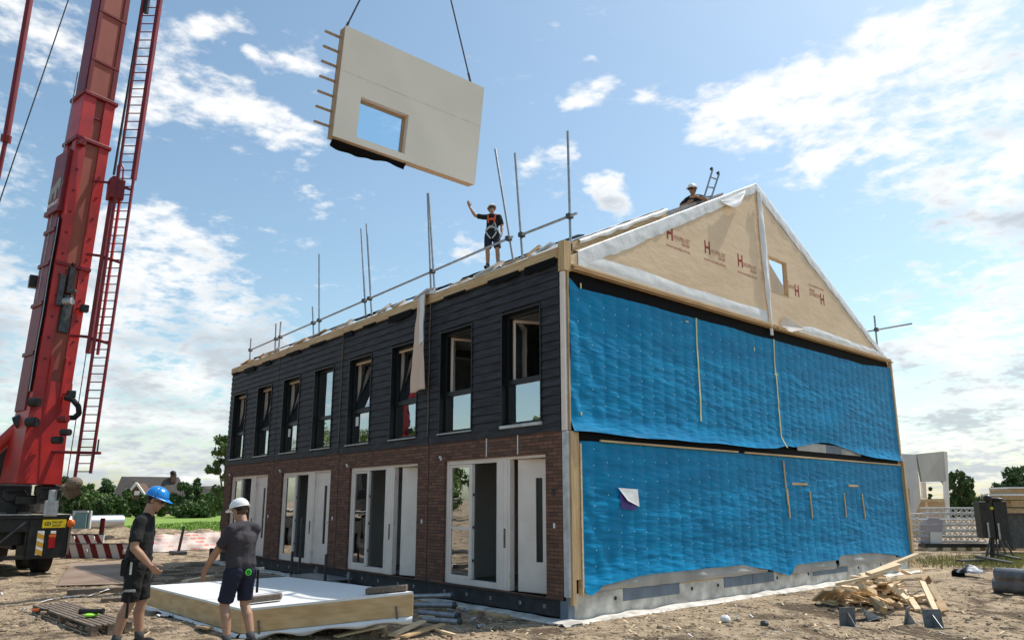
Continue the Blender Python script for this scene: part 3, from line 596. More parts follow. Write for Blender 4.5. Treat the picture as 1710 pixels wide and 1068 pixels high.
# prints on the gable panel
def text_mesh(s, size, bold=0):
    c = bpy.data.curves.new('t', 'FONT'); c.body = s; c.size = size; c.offset = bold; c.extrude = .0006; c.resolution_u = 2
    o = bpy.data.objects.new('t', c); COL.objects.link(o); dg = bpy.context.evaluated_depsgraph_get(); me = bpy.data.meshes.new_from_object(o.evaluated_get(dg)); bpy.data.objects.remove(o); return me
def text(s, name, size, M, m, parent, bold=0, sx=1):
    me = text_mesh(s, size, bold); me.transform(Matrix.Diagonal((sx, 1, 1, 1))); me.transform(Matrix.Translation(-Vector(parent['_w'])) @ M); me.materials.clear(); me.materials.append(MC[m])
    o = bpy.data.objects.new(name, me); COL.objects.link(o); o.parent = parent; return o
GM = Matrix(((0,0,1,0), (1,0,0,0), (0,1,0,0), (0,0,0,1)))
def prt(u, v, flip=False, part=3):
    p = pl(u, v, 0, .1015); M = Matrix.Translation(p) @ GM
    if flip: M = M @ Matrix.Rotation(math.pi, 4, 'Z')
    text('H', 'logo', .40, M, 'print_red', gpo, .012, .8)
    if part > 0:
        text('HOUPBLOST', 'lettering', .135, M @ Matrix.Translation((.24, .04, 0)), 'print_faint', gpo, .001, .72)
        text('GROEP', 'lettering', .09, M @ Matrix.Translation((.5, -.045, 0)), 'print_faint', gpo, .001)
        if part > 1: text('WWW.HOUPBLOST.NL', 'lettering', .07, M @ Matrix.Translation((-.02, -.17, 0)), 'print_faint', gpo, .001, 1.1)
prt(1113, 397); prt(1176.5, 421); prt(1232, 443); prt(1334, 478, True, 1); prt(1376, 493, True, 2)
# plinth
pz = MB(); pz.box(-.1, .06, .15, 13.35, -.05, .40); pz.mi = 1
for y in (1.15, 3.3, 4.15, 6.35, 7.7, 10.2, 11.5): pz.tube((.05, y, .26), (.064, y, .26), .035, n=14)
pz.mi = 0; pz.build('plinth', ['concrete', 'concrete_dark'], H0)
for a, b in ((1.35, 2.9), (4.35, 5.35), (5.37, 6.2), (7.9, 9.6)): MB().box(.0605, .075, a, b, .20, .395).build('plinth_insulation', 'insul_blue', H0)
lt = MB(); lt.box(.0605, .08, 2.92, 4.3, .38, .405); lt.build('plinth_lath', 'wood_y', H0)
cp = MB(); cp.box(-.1, .08, .012, .15, -.04, .36); cp.build('corner_pier', 'insul_blue', H0)
fs = MB(); fs.sheet(lambda u, v: (.08+v*(.30+.06*nz(u*20, 1)), -.35+u*13.9, .022+.045*nz(u*26, v*1.5)-.06*(v > .95)), 140, 4); struct(fs.build('footing_strip', 'concrete', smooth=True, fix=False))
fs = MB(); fs.sheet(lambda u, v: (-15.7+u*16.1, -.32+v*.36+.03*nz(u*40, 3)*(v < .5), .015+.03*nz(u*30, v)-.06*(v < .05)), 200, 4); struct(fs.build('footing_path', 'concrete', smooth=True, fix=False))
# ---------------------------------------------------------------- poles and guard rails on the roof edge
SY = .30
def pole(uv0, uv1, label, y=SY, r=.024, ext=0.0):
    a, b = pl(*uv0, 1, y), pl(*uv1, 1, y); b.y = y; d = (b-a).normalized(); b = b+d*ext
    t = thing('guard_pole', label, 'pole', b, 'steel guard poles on the roof edge')
    MB().tube(b, a, r, n=10).build('tube', 'steel', t)
    MB().tube(b-Vector((0, 0, -.0)), b+(a-b).normalized()*.12, r*1.5, n=10).build('socket', 'steel_dark', t); return a, b
PL_ = [((419,565),(417,603),'short pole at the far left end of the roof edge'), ((461,540),(459,592),'left one of the close pair of short poles near the far roof end'), ((469,537),(465,588),'right one of the close pair of short poles near the far roof end'),
 ((522,512),(524,566),'short pole just left of the lone tall one'), ((533,424),(533,562),'lone tall pole between the short ones and the first tall pair'), ((603,382),(611,532),'left one of the tall pair above the fifth window'),
 ((612,374),(621,530),'right one of the tall pair above the fifth window'), ((714,323),(720,492),'left one of the tall pair above the hanging cloth'), ((716,323),(726,488),'right one of the tall pair above the hanging cloth'),
 ((827,249),(858,440),'tilted tall pole right beside the waving worker'), ((860,256),(873,437),'second tall pole right of the waving worker'), ((948,219),(953,413),'tallest pole above the house corner')]
for a, b, l_ in PL_: pole(a, b, l_+', steel', ext=.05)
def rail(uv0, uv1, y, label, ups):
    a, b = pl(*uv0, 1, y-.05), pl(*uv1, 1, y-.05); t = thing('guard_rail', label, 'rail', a)
    MB().tube(a, b, .024, n=10).build('tube', 'steel', t)
    for u in ups:
        f = (u-uv0[0])/(uv1[0]-uv0[0]); p = pl(uv0[0]+f*(uv1[0]-uv0[0]), uv0[1]+f*(uv1[1]-uv0[1]), 1, y-.03); q = MB(); q.box(p.x-.05, p.x+.05, y-.085, y+.03, p.z-.045, p.z+.045); q.build('clamp', 'steel_dark', t, bevel=.01)
rail((416,585), (856,395), SY, 'long steel guard rail running along the roof edge behind the waving worker', (418, 461, 468, 523, 533, 608, 617, 722, 849))
rail((868,393), (963,356), SY, 'short steel guard rail near the corner with the gable', (871, 951))
a, b = pl(1460,527,1,13.45), pl(1466,588,1,13.45); t = thing('guard_pole', 'short steel pole at the right foot of the gable roof', 'pole', b); MB().tube(b, a, .026).build('tube', 'steel', t)
a, b = pl(1444,554,1,13.40), pl(1523,540,1,13.40); t = thing('guard_rail', 'short steel rail sticking out beyond the right foot of the gable', 'rail', b); MB().tube(b, a, .024).build('tube', 'steel', t); q = pl(1463,550,1,13.4); MB().box(q.x-.05, q.x+.05, 13.37, 13.48, q.z-.05, q.z+.05).build('clamp', 'steel_dark', t)
# cloth hanging from the roof edge
cm = MB()
def cl_(u, v):
    z = 6.33-v*(6.33-4.12); w_ = .15+.16*v**1.5; x = -4.02-.09*v+(u-.5)*w_*2*.9; return (x, -.12-.03*math.sin(u*6.5+v*3)*(.4+v)-.03*abs(nz(v*4, u*2))-(.04 if v > .05 else -.2), z+(u-.5)*.03)
cm.sheet(cl_, 14, 40)
m_ = mat('cloth_strip', (.66,.50,.40), .8); 
wh = MB(); wh.sheet(lambda u, v: Vector(cl_(u*.62+.38, v*.55))+Vector((.0, -.02, 0)), 8, 24)
o = thing('hanging_cloth', 'pinkish cloth strip with white edge hanging from the roof over the black cladding', 'cloth', (-4.02, -.1, 4.1))
cm.build('cloth', 'cloth_strip', o, smooth=True, fix=False, solid=.004); wh.build('lining', 'white_foil', o, smooth=True, fix=False, solid=.003)
# ---------------------------------------------------------------- hanging wall panel
PC = Vector((-6.64, 1.16, 12.21)); PW, PH = 4.39, 2.9
PM = Matrix.Translation(PC) @ (Matrix.Rotation(R(-1.6), 4, 'Z') @ Matrix.Rotation(R(7.8), 4, 'Y') @ Matrix.Rotation(R(-.3), 4, 'X'))
hp = thing('wall_panel', 'white prefabricated wall panel with a window opening hanging from crane slings in the sky', 'wall panel', PC)
mat('panel_board', (.78,.73,.64), .6, (.72,.67,.58), .7); mat('panel_wood', (.34,.23,.13), .65, (.45,.32,.19), 3, stretch=(6,6,1), bump=.001)
def hb(nm, m, x0, x1, y0, y1, z0, z1, bev=0, par=hp): return MB().box(x0, x1, y0, y1, z0, z1, PM).build(nm, m, par, bevel=bev)
# window position inside the panel, from the photo: solve on the panel's own plane
def onp(u, v):
    n = PM.to_3x3() @ Vector((1, 0, 0)); r = ray(u, v); t = (PC-CAMP).dot(n)/r.dot(n); return PM.inverted() @ (CAMP+r*t)
wl, wr_, wt, wb = onp(603,162), onp(683,190), onp(640,176).z, onp(636,243).z
wy0_, wy1_ = wl.y, wr_.y
fb = MB(); grid_wall(fb, [-PW/2, wy0_, wy1_, PW/2], [-PH/2, wb, wt, .28, PH/2], lambda y, z: not (wy0_ < y < wy1_ and wb < z < wt), .0, -.03, lambda a, b, c: PM @ Vector((b, a, c)))
fb.build('board', 'panel_board', hp)
fb = MB(); fb.box(.0, .0035, -PW/2, PW/2, .272, .282, PM); fb.build('board_joint', 'concrete', hp)
T_ = -.34
for nm, q in (('frame_board', (-.031, T_, -PW/2, -PW/2+.05, -PH/2, PH/2)), ('frame_board', (-.031, T_, PW/2-.05, PW/2, -PH/2, PH/2)), ('frame_board', (-.031, T_, -PW/2+.05, PW/2-.05, -PH/2, -PH/2+.05)), ('frame_board', (-.031, T_, -PW/2+.05, PW/2-.05, PH/2-.05, PH/2))):
    hb(nm, 'panel_wood', *q, bev=.004)
bk = MB(); grid_wall(bk, [-PW/2+.05, wy0_, wy1_, PW/2-.05], [-PH/2+.05, wb, wt, PH/2-.05], lambda y, z: not (wy0_ < y < wy1_ and wb < z < wt), T_+.03, T_+.005, lambda a, b, c: PM @ Vector((b, a, c))); bk.build('back_sheet', 'black_foil', hp)
for q in ((-.031, T_, wy0_-.03, wy0_, wb-.03, wt+.03), (-.031, T_, wy1_, wy1_+.03, wb-.03, wt+.03), (-.031, T_, wy0_, wy1_, wt, wt+.03), (-.031, T_, wy0_, wy1_, wb-.03, wb)): hb('window_lining', 'cream', *q)
wf = MB()
for q in ((wy0_, wy0_+.07, wb, wt), (wy1_-.07, wy1_, wb, wt), (wy0_+.07, wy1_-.07, wt-.07, wt), (wy0_+.07, wy1_-.07, wb, wb+.07)): wf.box(-.24, -.17, q[0], q[1], q[2], q[3], PM)
wfo = wf.build('window_frame', 'panel_wood', hp, bevel=.004)
mat('film', (.5,.68,.82), .3); glass('film_glass', (.78, .90, .97), .10)
MB().box(-.21, -.2, wy0_+.07, wy1_-.07, wb+.07, wt-.07, PM).build('pane', 'film_glass', wfo)
for i in range(7):
    z = PH/2-.22-i*.395; hb('batten', 'panel_wood', -.30, -.25, -PW/2-.42, -PW/2-.001, z-.025, z+.025)
hf = MB(); hf.sheet(lambda u, v: PM @ Vector((-.20-.12*math.sin(v*2)+.02*nz(u*5, v), -PW/2+.08+u*2.15, -PH/2-.0-v*(.16+.06*math.sin(u*6)+.05*nz(u*6)))), 30, 5); hf.build('hanging_foil', 'black_foil', hp, fix=False, solid=.006)
# slings meet at the hook just above the picture
sA = PM @ Vector((-.2, -PW/2+.03, PH/2-.12)); sB = PM @ Vector((-.17, PW/2-.35, PH/2)); 
dpt = (PC-CAMP).dot(FW); hk = at(704, -205, dpt*1.02)
for p, l_ in ((sA, 'steel sling to the left top corner of the hanging white panel'), (sB, 'steel sling to the right top corner of the hanging white panel')):
    t = thing('lifting_sling', l_, 'sling', p, 'slings carrying the hanging panel'); MB().tube(p, hk, .022, n=8).build('wire', 'steel_dark', t)
    q = MB(); q.tube(p-(hk-p).normalized()*.02, p+(hk-p).normalized()*.35, .034, n=8); q.build('shackle', 'steel_dark', t)
t = thing('crane_hook', 'crane hook block above the slings of the hanging panel', 'hook', hk); MB().box(hk.x-.15, hk.x+.15, hk.y-.2, hk.y+.2, hk.z, hk.z+.7).build('block', 'crane_red', t, bevel=.03); MB().tube(hk+Vector((0, 0, .7)), hk+Vector((0, 0, 16)), .02).build('rope', 'steel_dark', t)
# ---------------------------------------------------------------- mobile crane
rc = at(105, 965, 18.9); rc.z = 0                                        # right rear ground corner
cr = thing('mobile_crane', 'red telescopic mobile crane with black carrier standing left of the row', 'crane', rc)
HD = R(4); TM = Matrix.Translation(rc) @ Matrix.Rotation(HD, 4, 'Z')        # local: -x forward, -y to the left side
def tb(mb, x0, x1, y0, y1, z0, z1): mb.box(-x1, -x0, -y1, -y0, z0, z1, TM); return mb
ch = MB(); tb(ch, .45, 13, .15, 2.6, .75, 1.18); tb(ch, .0, 13, .0, 2.75, 1.42, 1.52); tb(ch, .03, .10, .0, .9, .42, 1.42); tb(ch, .03, .10, 1.85, 2.75, .42, 1.42); tb(ch, .10, .9, .02, .95, .42, 1.30); tb(ch, .10, .9, 1.8, 2.73, .42, 1.30)
tb(ch, .04, .12, .9, 1.85, 1.1, 1.42); tb(ch, .04, .10, .9, 1.85, .42, .52); tb(ch, 1.0, 1.2, 0, .5, .6, 1.4); tb(ch, 3.2, 5.2, .05, .6, .5, 1.35)
ch.build('carrier', 'truck_black', cr, bevel=.012)
q = MB(); q.bar(TM @ Vector((-.02, -1.0, 1.35)), TM @ Vector((-.02, -1.8, .55)), .05, .05); q.bar(TM @ Vector((-.02, -1.75, 1.38)), TM @ Vector((-.02, -1.75, .4)), .05, .05); q.build('brace', 'steel_dark', cr)
q = MB(); tb(q, .0, 12, -.02, 2.77, 1.522, 1.535); q.build('deck_plate', 'concrete', cr)
for i in range(4):
    q = MB(); y = .35+i*.5; q.bar(TM @ Vector((-.2-i*.3, -y, 1.56)), TM @ Vector((-1.8-i*.2, -y-.2, 1.57)), .12, .05); q.build('timber_pad', 'wood_old', cr)
for x in (1.1, 2.7, 6.5, 8.1, 9.7):
    for y in (0.05, 2.25):
        c0 = TM @ Vector((-x, -y-.08, .52)); c1 = TM @ Vector((-x, -y-.45, .52)); q = MB(); q.tube(c0, c1, .52, n=28); wh_ = q.build('wheel', 'rubber', cr, bevel=.03)
        q = MB(); q.tube(TM @ Vector((-x, -y-.05, .52)), TM @ Vector((-x, -y-.2, .52)), .26, n=18); q.build('rim', 'steel_dark', wh_)
sg_ = MB(); tb(sg_, -.012, .03, .08, .62, 1.19, 1.40); so = sg_.build('warning_plate', 'yellow_sign', cr, bevel=.003)
ey = MB(); Mq = TM @ Matrix.Translation((.0135, -.50, 1.295))
for i in range(16):
    a0, a1 = 2*math.pi*i/16, 2*math.pi*(i+1)/16; f = lambda a, r: Mq @ Vector((0, math.cos(a)*r*1.5, math.sin(a)*r)); ey.add([f(a0, .034), f(a1, .034), f(a1, .05), f(a0, .05)], [(0, 1, 2, 3)])
ey.ell(Mq @ Vector((0, 0, 0)), (.003, .022, .022), 10, 6)
ey.build('eye_symbol', 'ink', so, fix=False)
XM = Matrix(((0,0,1,0), (1,0,0,0), (0,1,0,0), (0,0,0,1)))
for i, s_ in enumerate(('PAS OP', 'ZICHT')): text(s_, 'lettering', .075, TM @ Matrix.Translation((.0135, -.40, 1.31-.085*i)) @ XM, 'ink', so, .001, .95)
q = MB(); tb(q, -.012, .03, .55, .70, .52, 1.12); wp = q.build('stripe_plate', 'white_paint', cr)
mat('amber', (.62,.33,.03), .4)
for i in range(3):
    z = .55+i*.2; q = MB(); q.add([TM @ Vector((.0135, -.70, z)), TM @ Vector((.0135, -.55, z-.06+.0)), TM @ Vector((.0135, -.55, z+.06)), TM @ Vector((.0135, -.70, z+.13))], [(0, 1, 2, 3)]); q.build('amber_stripe', 'amber', wp, fix=False)
q = MB(); tb(q, -.02, .03, .28, .44, .68, .94); q.build('tail_light', 'red_lens', cr, bevel=.008); q = MB(); tb(q, -.02, .03, .28, .44, .95, 1.02); q.build('indicator', 'orange', cr, bevel=.006); q = MB(); tb(q, -.02, .03, .29, .41, 1.04, 1.11); q.build('reverse_light', 'white_paint', cr, bevel=.006)
q = MB(); q.ell(TM @ Vector((.0, .03, 1.30)), (.1, .1, .11)); q.build('beacon', 'orange', cr, smooth=True)
q = MB(); tb(q, .0, .5, -.06, -.01, .5, 1.38); q.build('side_panel', 'wood_old', cr)
# turntable and cab mass
sp0 = at(45, 845, 20.3)
q = MB(); q.tube((sp0.x, sp0.y-.6, 1.53), (sp0.x, sp0.y-.6, 1.95), 1.05, n=28); q.build('turntable', 'truck_black', cr)
q = MB(); c = at(-20, 800, 20.8); q.box(c.x-2.2, c.x+.3, c.y-1.6, c.y+.5, 1.75, 3.5); q.box(c.x-3.4, c.x-2.0, c.y-1.2, c.y+1.3, 1.7, 3.1); q.box(c.x-.4, c.x+.8, c.y-1.2, c.y+1.0, 1.7, 2.35); q.build('upper_works', 'truck_black', cr, bevel=.05)
# boom: square box seen on its edge
D0, D1 = 19.4, 22.6
def bm(u, v): return at(u, v, D0+(D1-D0)*(770-v)/770.0)
bmo = lambda u, v, o: at(u, v, D0+(D1-D0)*(770-v)/770.0-o)
B0 = bm(53, 800); B1 = bm(191, -30); ax_ = (B1-B0).normalized()
fi = R(38); n2 = (RV*math.cos(fi)-FH*math.sin(fi)); n2 = (n2-ax_*n2.dot(ax_)).normalized(); n1 = -n2.cross(ax_).normalized()
if n1.dot(FH) > 0: n1 = -n1                                                  # n2 faces right, n1 faces left
def bw(t): return B0+ax_*t
LT = (B1-B0).length
def tv(v): return (bm(53+(800-v)*138/830., v)-B0).dot(ax_)
def bx(mb, t0, t1, a0, a1, b0, b1):                                              # a along n2, b along n1
    vs = [bw(t)+n2*a+n1*b for t in (t0, t1) for b in (b0, b1) for a in (a0, a1)]
    mb.add(vs, [(0,2,3,1),(4,5,7,6),(0,1,5,4),(1,3,7,5),(3,2,6,7),(2,0,4,6)]); return mb
bo = MB(); s_ = .45; bx(bo, -.1, tv(250), -s_, s_-.05, -s_, s_-.05); bom = bo.build('boom', 'crane_inner', cr)
MB_ = MB(); 
for (a0, a1, b0, b1) in ((s_-.05, s_, s_-.28, s_), (s_-.05, s_, -s_, -s_+.28), (s_-.28, s_-.0505, s_-.05, s_), (-s_, -s_+.28, s_-.05, s_)): bx(MB_, -.1, tv(250), a0, a1, b0, b1)
MB_.build('boom_flange', 'crane_red', bom, bevel=.012)
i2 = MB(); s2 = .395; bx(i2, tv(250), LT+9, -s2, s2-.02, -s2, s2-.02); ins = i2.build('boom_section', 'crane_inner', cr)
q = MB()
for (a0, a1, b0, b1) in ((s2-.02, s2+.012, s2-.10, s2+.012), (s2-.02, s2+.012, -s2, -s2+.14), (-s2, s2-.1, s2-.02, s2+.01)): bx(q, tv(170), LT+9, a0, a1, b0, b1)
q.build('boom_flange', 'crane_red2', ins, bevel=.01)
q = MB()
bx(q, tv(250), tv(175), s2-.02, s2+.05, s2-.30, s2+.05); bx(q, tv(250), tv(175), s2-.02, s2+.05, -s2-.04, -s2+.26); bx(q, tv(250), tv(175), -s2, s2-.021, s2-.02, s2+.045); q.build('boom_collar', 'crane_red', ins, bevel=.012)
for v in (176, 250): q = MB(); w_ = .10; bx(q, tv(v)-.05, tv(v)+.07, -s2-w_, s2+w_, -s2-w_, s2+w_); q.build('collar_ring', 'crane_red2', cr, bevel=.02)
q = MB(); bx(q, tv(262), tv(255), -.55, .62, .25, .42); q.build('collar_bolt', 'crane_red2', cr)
# base of the boom flares out
q = MB(); P4 = lambda t, e: [bw(t)+n2*(s_+.01+e)+n1*(s_+.01+e*.6), bw(t)+n2*(s_+.01+e)-n1*(s_+.01+e*.3), bw(t)-n2*(s_+.01+e*.8)-n1*s_, bw(t)-n2*(s_+.01+e*.8)+n1*(s_+.01+e*.6)]
vs = P4(tv(640), 0)+P4(tv(740), .09)+P4(tv(808), .16); q.add(vs, [(0,1,5,4),(1,2,6,5),(2,3,7,6),(3,0,4,7),(4,5,9,8),(5,6,10,9),(6,7,11,10),(7,4,8,11),(8,9,10,11)]); q.build('boom_foot', 'crane_red', cr, bevel=.01)
for a in (-.25, .1): q = MB(); bx(q, tv(803), tv(600), s_+.02, s_+.07, a, a+.08); q.build('foot_rib', 'crane_red', cr, bevel=.01)
# luffing casing left of the boom with hoses in the gap
def lc(mb, t0, t1, l0, l1, m0, m1, tp=1): return bx(mb, t0, t1, l0, l1, m0, m1)
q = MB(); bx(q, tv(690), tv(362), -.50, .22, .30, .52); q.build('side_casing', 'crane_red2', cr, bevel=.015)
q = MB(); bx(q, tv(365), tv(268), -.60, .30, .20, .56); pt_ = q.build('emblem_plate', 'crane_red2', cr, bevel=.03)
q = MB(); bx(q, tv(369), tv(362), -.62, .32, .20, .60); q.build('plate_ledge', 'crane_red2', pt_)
for a, m in ((.30, 'steel'), (.36, 'black_foil'), (.26, 'steel_dark')):
    q = MB(); pts = [bw(tv(v))+n2*(a+.02*math.sin(v*.05))+n1*(.50) for v in range(660, 366, -20)]; q.path(pts, .022, 7); q.build('hose', m, cr)
for v in range(300, 640, 34):
    for a in (s_-.14, -s_+.14): q = MB(); p_ = bw(tv(v))+n1*a+n2*(s_+.0); q.tube(p_, p_+n2*.025, .035, n=8); q.build('bolt', 'crane_red2', bom)
for (t0, t1, a0, a1, o_) in ((tv(560), tv(500), -.12, .12, .05), (tv(520), tv(470), .16, .3, .09), (tv(498), tv(455), -.02, .10, .12)): q = MB(); bx(q, t0, t1, s_-.05, s_+o_, a0, a1); q.build('hose_block', 'steel_dark', bom, bevel=.01)
for k_ in range(3): q = MB(); q.path([bw(tv(v))+n2*(s_+.05+.02*math.sin(v*.07+k_))+n1*(-.05+.07*k_+.03*math.sin(v*.03+k_*2)) for v in range(520, 445, -8)], .016, 6); q.build('hose', 'rubber', bom)
q = MB(); bx(q, tv(455), tv(450), s_-.02, s_+.06, -s_, s_); q.build('weld_band', 'crane_red2', bom)
for v in (400, 455, 520, 600): q = MB(); bx(q, tv(v), tv(v-6), -.52, .25, .30, .56); q.build('casing_band', 'crane_red2', cr)
for v in (210, 120, 40): q = MB(); bx(q, tv(v), tv(v-3), s2-.02, s2+.02, -s2, s2); q.build('weld_seam', 'crane_red2', ins)
# writing and emblem on the plate, facing n1
def frame(t, a, b): o_ = bw(t)+n2*a+n1*b; M = Matrix.Identity(4); M.col[0][:3] = n2; M.col[1][:3] = ax_; M.col[2][:3] = n1; M.col[3][:3] = o_; return M
EM = frame(tv(355), -.57, .563)
text('MAMMOET', 'lettering', .155, EM, 'white_letter', pt_, .006, 1.0)
el_ = [(0,.10),(.02,.34),(.06,.44),(.16,.47),(.24,.52),(.34,.60),(.39,.61),(.42,.55),(.44,.44),(.46,.33),(.485,.34),(.475,.46),(.47,.52),(.495,.58),(.53,.57),(.545,.50),(.53,.44),(.50,.42),(.51,.40),(.56,.44),(.57,.53),(.54,.61),(.485,.62),(.455,.57),(.43,.60),(.40,.64),
       (.36,.62),(.30,.60),(.30,.40),(.31,.10),(.24,.10),(.235,.28),(.15,.27),(.13,.10),(.08,.10),(.08,.24),(.06,.1)]
el_ = [(0,.12),(.01,.36),(.05,.46),(.15,.49),(.26,.56),(.34,.63),(.39,.62),(.41,.52),(.42,.40),(.40,.30),(.365,.33),(.345,.42),(.31,.38),(.305,.12),(.235,.12),(.225,.30),(.145,.30),(.13,.12),(.07,.12),(.06,.28),(.05,.12)]
q = MB(); q.prism([EM @ Vector((x*1.75, y*1.25+.02, .001)) for x, y in el_], n1*.004); q.build('emblem', 'emblem', pt_)
tk = [(.43,.34),(.47,.36),(.50,.42),(.50,.50),(.465,.56),(.42,.56)]
q = MB()
for (a, b), (c, d) in zip(tk[:-1], tk[1:]): q.bar(EM @ Vector((a*1.75, b*1.25+.02, .003)), EM @ Vector((c*1.75, d*1.25+.02, .003)), .02, .004, n1)
q.build('emblem_tusk', 'emblem', pt_)
# fittings low on the boom
for (u, v, r_, m) in ((62,672,.12,'truck_black'),(58,705,.13,'truck_black'),(118,505,.10,'steel'),(124,488,.05,'steel_dark'),(110,700,.10,'crane_red2'),(114,722,.09,'truck_black'),(100,735,.10,'truck_black')):
    p = bmo(u,v,.75); q = MB(); q.tube(p-RV*.12-FH*.1, p+RV*.12-FH*.12, r_, n=14); q.ell(p-FH*.16, (r_*.5,)*3, 10, 6); q.build('pulley', m, cr, smooth=False, bevel=.01)
for (u, v) in ((141,515), (119,658)):
    p = bmo(u,v,.2); q = MB(); q.box(p.x-.12, p.x+.1, p.y-.1, p.y+.1, p.z-.1, p.z+.1); q.bar(p, p-RV*.35, .04, .04); q.build('work_lamp', 'truck_black', cr, bevel=.02)
q = MB(); pts = [bmo(110,664,.3), bmo(122,668,.4), bmo(131,678,.4), bmo(132,690,.4), bmo(124,697,.4), bmo(112,697,.3)]; q.path(pts, .07, 10); q.build('hose_loop', 'rubber', cr, smooth=True)
q = MB(); q.tube(at(-30, 770, 19.3), at(33, 712, 19.6), .17, n=18); q.build('lift_ram', 'crane_red', cr, smooth=False)
q = MB(); q.tube(at(28, 708, 19.4), at(70, 690, 19.6), .22, n=18); q.build('ram_head', 'truck_black', cr)
q = MB(); q.tube(at(108, 822, 18.8), at(128, 812, 19.0), .22, n=16); q.ell(at(124,806,18.7), (.22,.2,.16)); q.build('winch', 'wood_old', cr)
q = MB(); p = at(84, 858, 18.6); q.box(p.x-.1, p.x+.1, p.y-.15, p.y+.15, p.z-.05, p.z+.35); q.tube(p+Vector((0, 0, .3)), p+Vector((0, 0, .62)), .09); q.build('valve_box', 'white_metal', cr, bevel=.03)
q = MB(); 
for i in range(7): 
    p = at(random.uniform(20, 90), random.uniform(812, 850), 19.4); q.box(p.x-.2, p.x+.2, p.y-.25, p.y+.25, p.z-.12, p.z+.14)
q.build('slew_gear', 'truck_black', cr, bevel=.04)
# folded jib ladder beside the boom
def lp(u, v): return at(u, v, 19.2+(22.4-19.2)*(790-v)/790.)
la = lambda f: (lp(126+(240-126)*f, 790*(1-f)), lp(151+(267-151)*f, 790*(1-f)))
lad = MB()
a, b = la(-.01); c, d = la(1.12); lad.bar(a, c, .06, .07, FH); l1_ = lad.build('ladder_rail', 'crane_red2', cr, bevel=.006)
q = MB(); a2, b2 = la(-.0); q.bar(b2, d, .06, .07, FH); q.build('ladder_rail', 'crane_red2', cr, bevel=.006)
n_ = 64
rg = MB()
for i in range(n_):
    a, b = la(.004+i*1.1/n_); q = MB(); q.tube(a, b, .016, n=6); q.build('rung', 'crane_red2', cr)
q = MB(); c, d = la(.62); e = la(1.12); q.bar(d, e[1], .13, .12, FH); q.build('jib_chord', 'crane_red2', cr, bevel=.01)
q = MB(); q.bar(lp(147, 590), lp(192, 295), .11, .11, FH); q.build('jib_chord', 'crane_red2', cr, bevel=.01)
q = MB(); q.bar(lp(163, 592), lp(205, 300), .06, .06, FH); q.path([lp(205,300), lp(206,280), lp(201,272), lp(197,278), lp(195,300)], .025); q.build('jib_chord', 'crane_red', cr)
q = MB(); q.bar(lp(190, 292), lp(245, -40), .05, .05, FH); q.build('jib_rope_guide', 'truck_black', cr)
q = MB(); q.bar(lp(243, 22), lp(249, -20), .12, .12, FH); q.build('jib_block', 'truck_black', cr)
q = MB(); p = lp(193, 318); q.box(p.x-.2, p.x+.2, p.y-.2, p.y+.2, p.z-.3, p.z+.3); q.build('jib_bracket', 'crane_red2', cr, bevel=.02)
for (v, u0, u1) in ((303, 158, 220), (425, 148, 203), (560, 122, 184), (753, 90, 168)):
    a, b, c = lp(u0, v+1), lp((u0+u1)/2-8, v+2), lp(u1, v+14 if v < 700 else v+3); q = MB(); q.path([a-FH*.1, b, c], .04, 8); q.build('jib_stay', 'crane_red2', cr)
q = MB(); q.tube(lp(162, 757), lp(165, 733), .02); q.build('pin', 'truck_black', cr)
q = MB(); q.tube(lp(144, 590), lp(110, 810), .012, n=6); q.build('rope', 'steel_dark', cr)
# lines and derrick pole at the far left
q = MB(); q.tube(at(54, -25, 17), at(10, 232, 16), .07, n=12); q.tube(at(11, 226, 16), at(9, 238, 16), .10, n=12); q.tube(at(10, 232, 16), at(-4, 300, 15.8), .045, n=10); q.build('derrick_pole', 'crane_red2', cr)
q = MB(); q.tube(at(121, -20, 21), at(-6, 352, 19.5), .016, n=6); q.build('rope', 'steel_dark', cr)
q = MB(); q.tube(bmo(130,120,.5)-RV*.0, bmo(62,500,.4), .016, n=6); q.build('rope', 'steel', cr)
q = MB(); p = bm(62, 470); q.box(p.x-.12, p.x+.12, p.y-.2, p.y+.2, p.z-.2, p.z+.15); q.build('rope_guide', 'truck_black', cr, bevel=.02)
# ---------------------------------------------------------------- people
for n_, c_ in (('skin', (.42,.235,.155)), ('skin2', (.38,.205,.13)), ('shirt_black', (.012,.012,.014)), ('shirt_grey', (.045,.040,.048)), ('short_black', (.010,.010,.011)), ('short_navy', (.014,.018,.040)), ('hair_brown', (.09,.055,.032)), ('hair_dark', (.03,.02,.015))):
    mat(n_, c_, .55 if 'skin' in n_ else .85, tuple(q*.82 for q in c_), 8, bump=.0 if 'skin' in n_ else .004, bscale=16)
mat('lip', (.26,.09,.07), .5); mat('helmet_blue', (.01,.22,.62), .25, spec=.6); mat('helmet_white', (.78,.78,.76), .28, spec=.6); mat('harness', (.62,.10,.03), .7); mat('webbing', (.52,.52,.48), .8); mat('logo_green', (.05,.42,.04), .6); mat('lens', (.01,.01,.012), .1); mat('sock', (.06,.06,.065), .9)
def remesh(mb, name, m, par, vox, it=4):
    o = mb.build(name, m, par, smooth=True); md = o.modifiers.new('r', 'REMESH'); md.mode = 'VOXEL'; md.voxel_size = vox; md.use_smooth_shade = True
    if it: sm = o.modifiers.new('s', 'SMOOTH'); sm.iterations = it; sm.factor = .5
    dg = bpy.context.evaluated_depsgraph_get(); me = bpy.data.meshes.new_from_object(o.evaluated_get(dg)); o.modifiers.clear(); old = o.data; o.data = me; bpy.data.meshes.remove(old)
    return o
